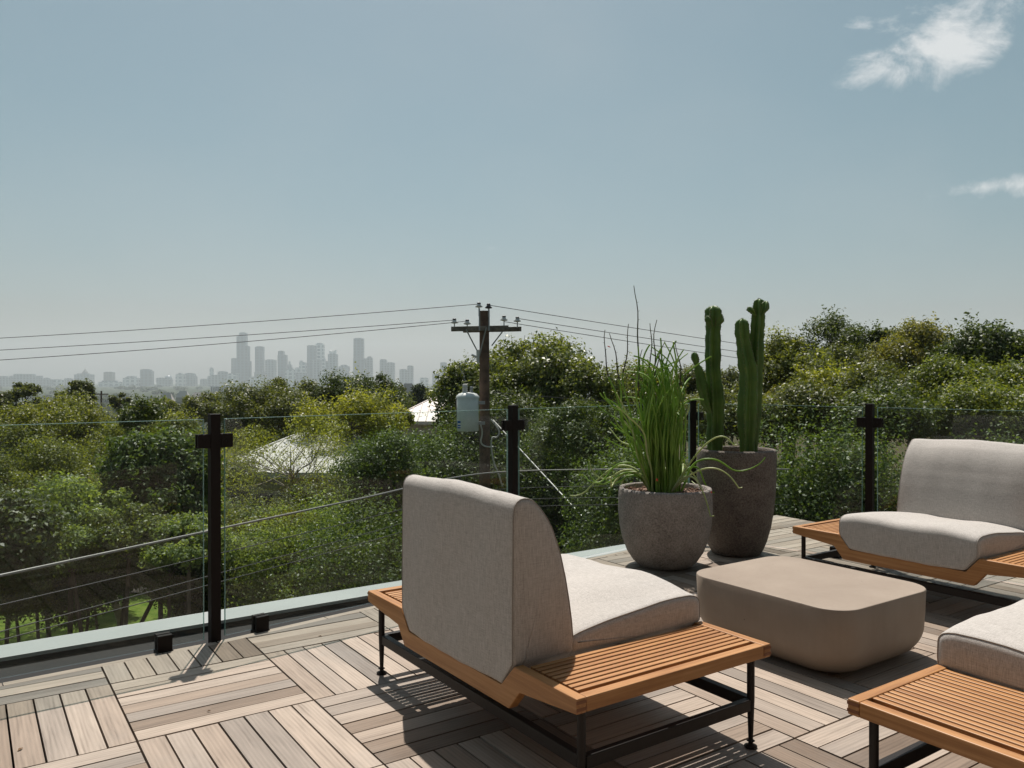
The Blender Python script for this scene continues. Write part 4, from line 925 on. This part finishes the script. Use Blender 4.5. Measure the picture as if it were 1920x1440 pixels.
T2('shaded bushy tree behind the glass right of the cactus', 1500, 730, 17, 200, 110, 'oak', .08, 273, nc=50, per=420, cr=.42)
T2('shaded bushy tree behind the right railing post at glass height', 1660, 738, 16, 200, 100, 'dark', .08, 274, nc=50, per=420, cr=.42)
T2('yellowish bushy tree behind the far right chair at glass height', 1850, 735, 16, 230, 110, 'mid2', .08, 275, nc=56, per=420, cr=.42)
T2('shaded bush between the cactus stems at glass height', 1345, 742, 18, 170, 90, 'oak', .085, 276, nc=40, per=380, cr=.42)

# --- far-off wood
rng = np.random.default_rng(77); P = []; Nn = []; LL = []
for k in range(4200):
    Y = math.exp(rng.uniform(math.log(110), math.log(4600))); px = rng.uniform(-2600, 4400); x = (px-960)/FPX*Y
    if Y < 260 and px > 780: continue
    g = hground(x, Y); h = rng.uniform(5, 10)*(1.0 if Y > 300 else .8); r = rng.uniform(3.5, 6.5)*(1+Y/1800); n = 90
    d = rng.normal(size=(n, 3)); d /= np.linalg.norm(d, axis=1, keepdims=True); rad = rng.random((n, 1))**.4
    q = np.array([x, Y, g+h*.55])+d*rad*np.array([r, r, h*.55]); P.append(q); m = d+np.array([0, 0, .5])+rng.normal(size=(n, 3))*.4
    Nn.append(m/np.linalg.norm(m, axis=1, keepdims=True)); LL.append(np.full((n, 1), max(.35, Y*.0042)))
P = np.concatenate(P); Nn = np.concatenate(Nn); LL = np.concatenate(LL)
co, f = leaves_np(P, Nn, LL, .7, rng)
tag(link('distant_wood', quads_mesh('distant_wood', co, f), G['far']), 'hazy blue-green treetops stretching to the foot of the skyline', 'woodland', kind='stuff')
P = []; Nn = []
for k in range(150):   # woods to either side of the view
    sd = -1 if k % 2 else 1; Y = rng.uniform(-25, 95); x = sd*(max(9.5, abs(Y)*.74+4.5)+rng.random()**1.5*55)
    if sd > 0 and Y < 12 and x < 12: continue
    g = hground(x, Y); h = rng.uniform(5.0, 7.5); rr_ = rng.uniform(1.8, 3.2)
    for c in range(9):
        cc = np.array([x, Y, g+h*.55])+rng.normal(size=3)*np.array([rr_*.55, rr_*.55, h*.2]); n = 330
        d = rng.normal(size=(n, 3)); d /= np.linalg.norm(d, axis=1, keepdims=True); P.append(cc+d*rng.random((n, 1))**.4*rr_*.6); m = d+np.array([0, 0, .5])+rng.normal(size=(n, 3))*.4
        Nn.append(m/np.linalg.norm(m, axis=1, keepdims=True))
co, f = leaves_np(np.concatenate(P), np.concatenate(Nn), .19, .6, rng)
tag(link('side_wood', quads_mesh('side_wood', co, f), G['oak']), 'leafy woods spreading to both sides of the terrace', 'woodland', kind='stuff')
# leafy undergrowth below the trees near the terrace
P = []; N_ = 60000; x = rng.uniform(-45, 30, N_); y = rng.uniform(7, 30, N_)
keep = ((x+12.6)/9.5)**2+((y-22.5)/5.1)**2 > 1; x, y = x[keep], y[keep]
z = np.array([hground(a, b) for a, b in zip(x, y)])+rng.random(len(x))**2*(.9+.5*np.sin(x*1.1)*np.cos(y*.9))
m = rng.normal(size=(len(x), 3))*.5+np.array([0, 0, 1]); m /= np.linalg.norm(m, axis=1, keepdims=True)
co, f = leaves_np(np.stack([x, y, z], 1), m, .13, .5, rng)
tag(link('undergrowth', quads_mesh('undergrowth', co, f), G['hedge']), 'leafy ground cover under the trees below the terrace', 'undergrowth', kind='stuff')

# ------------------------------------------------------------------ houses below
def hip_house(label, x0, x1, y0, y1, ez, rz, rx0, rx1, ry, m, ribs=14, ang_=0.0):
    cx, cy = (x0+x1)/2, (y0+y1)/2; gz = hground(cx, cy)-.3; h = empty('house', (cx, cy, gz), ang_); tag(h, label, 'house', 'pale metal-roofed houses among the trees')
    L = lambda x, y, z: Vector((x-cx, y-cy, z-gz))
    b = MB(); b.box(x0-cx+.5, x1-cx-.5, y0-cy+.5, y1-cy-.5, 0, ez-gz-.05); w = b.build('wall', M['housew'], h)
    a, bb, c, d = L(x0, y0, ez), L(x1, y0, ez), L(x1, y1, ez), L(x0, y1, ez); r0, r1 = L(rx0, ry, rz), L(rx1, ry, rz)
    b = MB(); b.add([a, bb, c, d, r0, r1], [(0, 1, 5, 4), (1, 2, 5), (2, 3, 4, 5), (3, 0, 4)]); b.add([a-Vector((0, 0, .18)), bb-Vector((0, 0, .18)), c-Vector((0, 0, .18)), d-Vector((0, 0, .18))], [(3, 2, 1, 0)])
    b.add([a, bb, c, d]+[p-Vector((0, 0, .18)) for p in (a, bb, c, d)], [(0, 4, 5, 1), (1, 5, 6, 2), (2, 6, 7, 3), (3, 7, 4, 0)])
    def rib(p, q): b.tube([p+Vector((0, 0, .02)), q+Vector((0, 0, .02))], .028, 4)
    for k in range(1, ribs):
        t = k/ribs; e = a.lerp(bb, t); xt = e.x
        if xt < r0.x: s_ = (xt-a.x)/(r0.x-a.x); q = a.lerp(r0, s_)
        elif xt > r1.x: s_ = (bb.x-xt)/(bb.x-r1.x); q = bb.lerp(r1, s_)
        else: q = Vector((xt, r0.y, r0.z))
        rib(e, q)
    for A, B, Cc in ((a, r0, d), (bb, r1, c)):
        for k in range(1, 9):
            t = k/9; e = A.lerp(Cc, t); q = A.lerp(B, t*2) if t < .5 else Cc.lerp(B, (1-t)*2); rib(e, q)
    for p, q in ((a, r0), (d, r0), (bb, r1), (c, r1), (r0, r1)): b.tube([p, q], .05, 5)
    b.build('roof', m, h, fix=True)
    for k in range(4):
        xx = x0-cx+1.2+(x1-x0-2.4)*(k+.25)/4; b = MB(); b.box(xx, xx+.9, y0-cy+.46, y0-cy+.497, ez-gz-1.9, ez-gz-.8); b.build('window', M['win'], h)
pe0, pe1 = at(374, 886, 27), at(735, 890, 27)
hip_house('house with a wide white metal hip roof behind the airy tree', pe0.x, pe1.x, 27, 36, pe0.z, at(580, 813, 31.5).z, at(560, 813, 31.5).x, at(665, 813, 31.5).x, 31.5, M['roof'], 18)
pe0, pe1 = at(722, 790, 44), at(905, 790, 44)
hip_house('house with a pinkish metal hip roof left of the utility pole', pe0.x, pe1.x, 44, 51, pe0.z, at(815, 744, 47.5).z, at(816, 744, 47.5).x, at(826, 744, 47.5).x, 47.5, M['roofp'], 12)
pe0, pe1 = at(985, 842, 30), at(1190, 842, 30)
hip_house('pale-walled house glimpsed through the shrubs right of the utility pole', pe0.x, pe1.x, 30, 37, pe0.z, at(1080, 812, 33.5).z, at(1060, 812, 33.5).x, at(1110, 812, 33.5).x, 33.5, M['roof'], 12)
def far_house(label, x0p, x1p, yt, Y, m, hz=None):
    a, b_ = at(x0p, yt, Y), at(x1p, yt, Y); g = hground(a.x, Y); e = empty('far_house', ((a.x+b_.x)/2, Y, g-.5)); tag(e, label, 'house', 'far pale houses below the skyline')
    w = (b_.x-a.x)/2; h = a.z-g+.5; r = MB(); r.box(-w, w, 0, w*1.2, 0, h*.82); r.build('wall', M['housew'], e)
    r = MB(); r.add([(-w*1.1, -.3, h*.82), (w*1.1, -.3, h*.82), (w*1.1, w*1.3, h*.82), (-w*1.1, w*1.3, h*.82), (-w*.6, w*.5, h), (w*.6, w*.5, h)], [(0, 1, 5, 4), (1, 2, 5), (2, 3, 4, 5), (3, 0, 4), (3, 2, 1, 0)]); r.build('roof', m, e)
far_house('small far house with a pale flat roof in the trees left of the domed tree', 752, 777, 719, 125, M['roofp'])
far_house('tiny far white roof below the long low office building', 330, 352, 733, 700, M['roof'])
far_house('tiny far white roof between the bushy tree and the nearest post', 208, 222, 741, 300, M['roof'])
far_house('tiny far pinkish roof right of the white one left of the nearest post', 300, 322, 737, 560, M['roofp'])
far_house('tiny far long roof left of the office building', 355, 385, 736, 620, M['roofp'])
q = at(190, 733, 150); gz = hground(q.x, q.y); e = empty('far_utility_pole', (q.x, q.y, gz)); tag(e, 'tiny distant utility pole right of the dark bushy tree at the left', 'utility pole')
b = MB(); b.tube([(0, 0, 0), (0, 0, q.z-gz)], .16, 6); b.build('pole_shaft', M['polew'], e); b = MB(); b.box(-1.3, 1.3, -.08, .08, q.z-gz-.7, q.z-gz-.5); b.build('crossarm', M['polew'], e)

# ------------------------------------------------------------------ skyline
CY = 5000.0; GZ = -41.0; kb = [0]
def tower(label, blocks, m, cat='high-rise', Y=CY, name='tower', extra=None):
    """blocks: (x0 px, x1 px, top px, depth m[, setback m])"""
    kb[0] += 1; Yk = Y+(kb[0]*37 % 260)-130
    xm = (blocks[0][0]+blocks[0][1])/2; o = at(xm, 720, Yk); g = hground(o.x, Yk)-2; e = empty(name, (o.x, Yk, g)); tag(e, label, cat, 'hazy downtown skyline buildings')
    for i, bk in enumerate(blocks):
        x0, x1, yt, dp = bk[:4]; sb = bk[4] if len(bk) > 4 else i*4.0; mm = bk[5] if len(bk) > 5 else m
        a, b_ = at(x0, yt, Yk), at(x1, yt, Yk); r = MB(); r.box(a.x-o.x, b_.x-o.x, sb, sb+dp, 0, a.z-g)
        ob_ = r.build('tower_block' if name == 'tower' else 'block', M[mm], e)
        r = MB(); w = b_.x-a.x; r.box(a.x-o.x+w*.15, b_.x-o.x-w*.2, sb+2, sb+dp*.7, a.z-g+.01, a.z-g+max(3.0, w*.06)); r.build('plant_room', M['f_mid'], ob_)
    if extra: extra(e, o, Yk, g)
    return e
tower('long low block at the far left edge of the skyline', [(-30, 17, 708, 60)], 'f_mid', 'building')
tower('low flat grey building left of the domed building', [(17, 70, 704.5, 60), (24, 40, 702, 30, 5)], 'f_mid', 'building')
tower('small low building between the flat grey building and the domed building', [(74, 94, 711, 40), (82, 90, 709, 20, 4)], 'f_mid', 'building')
tower('low pale building just left of the domed building', [(95, 115, 712.5, 40)], 'f_pale', 'building')
tower('tiny low building touching the left of the domed building', [(120, 133, 710, 30)], 'f_mid', 'building')
def dome(e, o, Yk, g):
    c = at(156.5, 703, Yk); k = Yk/FPX; b = MB()
    b.lathe([(6.6*k, 0), (6.6*k, 3*k), (5.4*k, 3.1*k), (5.4*k, 6*k), (4.9*k, 7*k), (3.6*k, 9.5*k), (1.6*k, 11.2*k), (1.3*k, 12.6*k), (.5*k, 13*k), (.25*k, 16*k)], 24, (c.x-o.x, 20, c.z-g-2*k)); b.build('dome', M['dome'], e)
tower('domed capitol-like building low on the left of the skyline', [(139, 168, 702, 60), (146, 166, 706, 30, -6)], 'f_mid', 'domed building', extra=dome)
tower('squat dark brown block between the domed building and the flat-topped tower', [(194, 209, 698, 50)], 'f_brown', 'building')
tower('low pale row of buildings below the squat brown block', [(184, 226, 716, 30)], 'f_pale', 'building', Y=4700)
tower('pale stepped low building left of the wide dark block', [(230, 257, 709, 40), (236, 253, 706, 30)], 'f_pale', 'building')
tower('wide dark mid-rise block with a sloped shoulder on the left skyline', [(262.5, 279, 693, 50), (279, 283.5, 696, 40, 1)], 'f_glass', 'mid-rise')
def arch(e, o, Yk, g):
    c = at(312, 713, Yk); k = Yk/FPX; b = MB(); b.lathe([(7*k, 0), (7*k, 4*k), (6*k, 6.5*k), (3.6*k, 8.5*k), (.3*k, 9.5*k)], 20, (c.x-o.x, 30, c.z-g)); b.build('arched_roof', M['f_mid'], e)
tower('low building with an arched roof left of two paler mid-rises', [(293, 306, 709, 40), (306, 319, 712, 40)], 'f_mid', 'building', extra=arch)
tower('pale mid-rise, left of a pair left of the nearest post', [(329, 345, 702, 40), (333, 340, 700, 20)], 'f_pale', 'mid-rise')
tower('darker mid-rise, right of a pair left of the nearest post', [(346, 363, 700.5, 40), (363, 367, 706, 30, 1)], 'f_mid', 'mid-rise')
tower('small square building directly left of the nearest post top', [(375, 387, 711, 30)], 'f_mid', 'building')
tower('slender lone tower above the nearest post top', [(393, 398.5, 690, 18)], 'f_pale', 'tower')
tower('wide grey office block above the nearest post top', [(389, 423, 705, 60), (407.6, 422.5, 697, 40)], 'f_mid', 'office block', Y=4900)
tower('plain slab standing behind the left flank of the tallest tower', [(433.4, 443.5, 672, 40)], 'f_glass', Y=5250)
def mast(e, o, Yk, g): pass
tower('tallest glass tower with stepped upper tiers', [(442.8, 467.3, 677, 45), (443.2, 460.5, 630.5, 40, 2), (447.8, 460.4, 624, 34, 5), (460.6, 466, 649, 30, 2.5)], 'f_glass')
tower('pale striped mid-rise at the left foot of the tallest tower', [(426.5, 443, 700.6, 40)], 'f_pale', 'mid-rise', Y=4750)
tower('slim dark rectangular tower right of the tallest tower', [(478, 492.5, 650, 40), (477, 494, 698, 50, -4)], 'f_glass')
tower('pale framed tower right of the slim dark tower', [(497, 515.5, 675, 40)], 'f_mid')
tower('stepped grey tower with a raised left half', [(520.4, 536, 665.5, 40), (521, 531, 658.5, 34, 2)], 'f_glass')
tower('small tower with pointed stepped top behind the stepped grey tower', [(537, 548, 689, 30), (538.5, 546, 684, 26, 2), (540.5, 543.5, 678, 16, 5)], 'f_mid', Y=5300)
tower('wide pale low-rise below the stepped grey tower', [(535, 553, 693, 40)], 'f_pale', 'mid-rise', Y=4780)
tower('narrow pale tower with a stepped top left of the blue glass tower', [(561, 572.8, 680, 36), (561.2, 566.5, 677, 30, 2), (553, 561, 690, 30, 1)], 'f_pale')
tower('tall blue glass tower, left of a touching pair', [(575.6, 590.8, 648, 40)], 'f_glass')
tower('tall pale tower with a notched crown, right of a touching pair', [(591.2, 606, 646, 40), (592.5, 604.5, 643.9, 30, 3), (606.2, 608.7, 672, 30, 2)], 'f_pale')
tower('broad lower tower in front of the touching pair', [(585, 601, 675, 36)], 'f_mid', Y=4800)
def crown_(e, o, Yk, g):
    b = MB(); vs = []; a, c = at(617, 664, Yk), at(629, 664, Yk)
    for k in range(9):
        t = k/8; x = a.x+(c.x-a.x)*t; vs.append((x-o.x, a.z-g+17+9*(2*t-1)**2*1))
    prof = vs+[(c.x-o.x, a.z-g+.5), (a.x-o.x, a.z-g+.5)]; b.extr(prof, 4, 30, lambda p, t: (p[0], t, p[1])); b.build('curved_crown', M['white'], e)
tower('tower with a white curved crown', [(614.7, 631.4, 664, 40), (610, 614.5, 678, 30)], 'f_mid', extra=crown_)
tower('low dome-topped block between the curved crown and the square tall tower', [(634.7, 654, 687, 40), (639, 650, 684.5, 30)], 'f_mid', 'mid-rise')
tower('tall square-topped tower standing alone right of centre of the skyline', [(662, 684.7, 672, 50), (662.6, 680.8, 634.5, 40, 2)], 'f_glass')
tower('small round-topped tower right of the tall square-topped tower', [(686.8, 698, 671, 30), (688.5, 696, 669, 20)], 'f_mid')
tower('wide twin-stepped tower above the right of the dark oaks', [(712, 724.5, 674.5, 36), (724.7, 739, 680, 40)], 'f_mid')
tower('blocky mid-rise with a taller right end left of the utility pole', [(749, 763.3, 693, 40), (763.5, 774, 686, 40)], 'f_mid', 'mid-rise')
tower('very low pale building between the blocky mid-rise and the small towers', [(787, 802.7, 709, 30)], 'f_pale', 'building')
tower('short tower, left of the last two before the domed tree', [(810.5, 821.5, 701, 30)], 'f_mid')
tower('slim tower nearest to the domed tree, last on the right', [(825.4, 837.3, 680, 36)], 'f_glass')
tower('long pale podium block right of the tallest tower', [(467.5, 497, 708, 50)], 'f_pale', 'office block', Y=4850)
tower('low grey block beneath the blue glass tower', [(553, 575, 700, 40)], 'f_mid', 'mid-rise', Y=4760)
tower('low grey block filling the gap below the curved-crown tower', [(608, 636, 700, 40)], 'f_mid', 'mid-rise', Y=4760)
ofc = empty('office_building', tuple(at(427, 740, 2300))); g = hground(ofc.location.x, 2300); ofc.location.z = g-2; tag(ofc, 'long low dark office building with a grid of columns below the tallest tower', 'office building')
a, b_ = at(395, 724.5, 2300), at(459, 724.5, 2300); H_ = a.z-ofc.location.z; w = (b_.x-a.x)/2; b = MB(); b.box(-w, w, 2, 40, 0, H_-3); b.build('glass_wall', M['win'], ofc)
b = MB(); b.box(-w-1, w+1, 0, 42, H_-2.9, H_); b.build('roof', M['f_mid'], ofc)
for k in range(17): b = MB(); xx = -w+2*w*k/16; b.box(xx-.8, xx+.8, -.2, 1.6, 0, H_-2.95); b.build('column', M['f_pale'], ofc)

# ------------------------------------------------------------------ haze
hm, T = mat('haze'); T.n('ShaderNodeOutputMaterial', {1: T.n('ShaderNodeVolumePrincipled', {'Color': (.77, .83, .865), 'Density': HAZE, 'Anisotropy': .35})})
b = MB(); b.box(-9300, 9300, -9300, 9300, -43, 420); hz = b.build('haze', hm); tag(hz, 'pale blue summer haze filling the air toward the city', 'haze', kind='stuff')
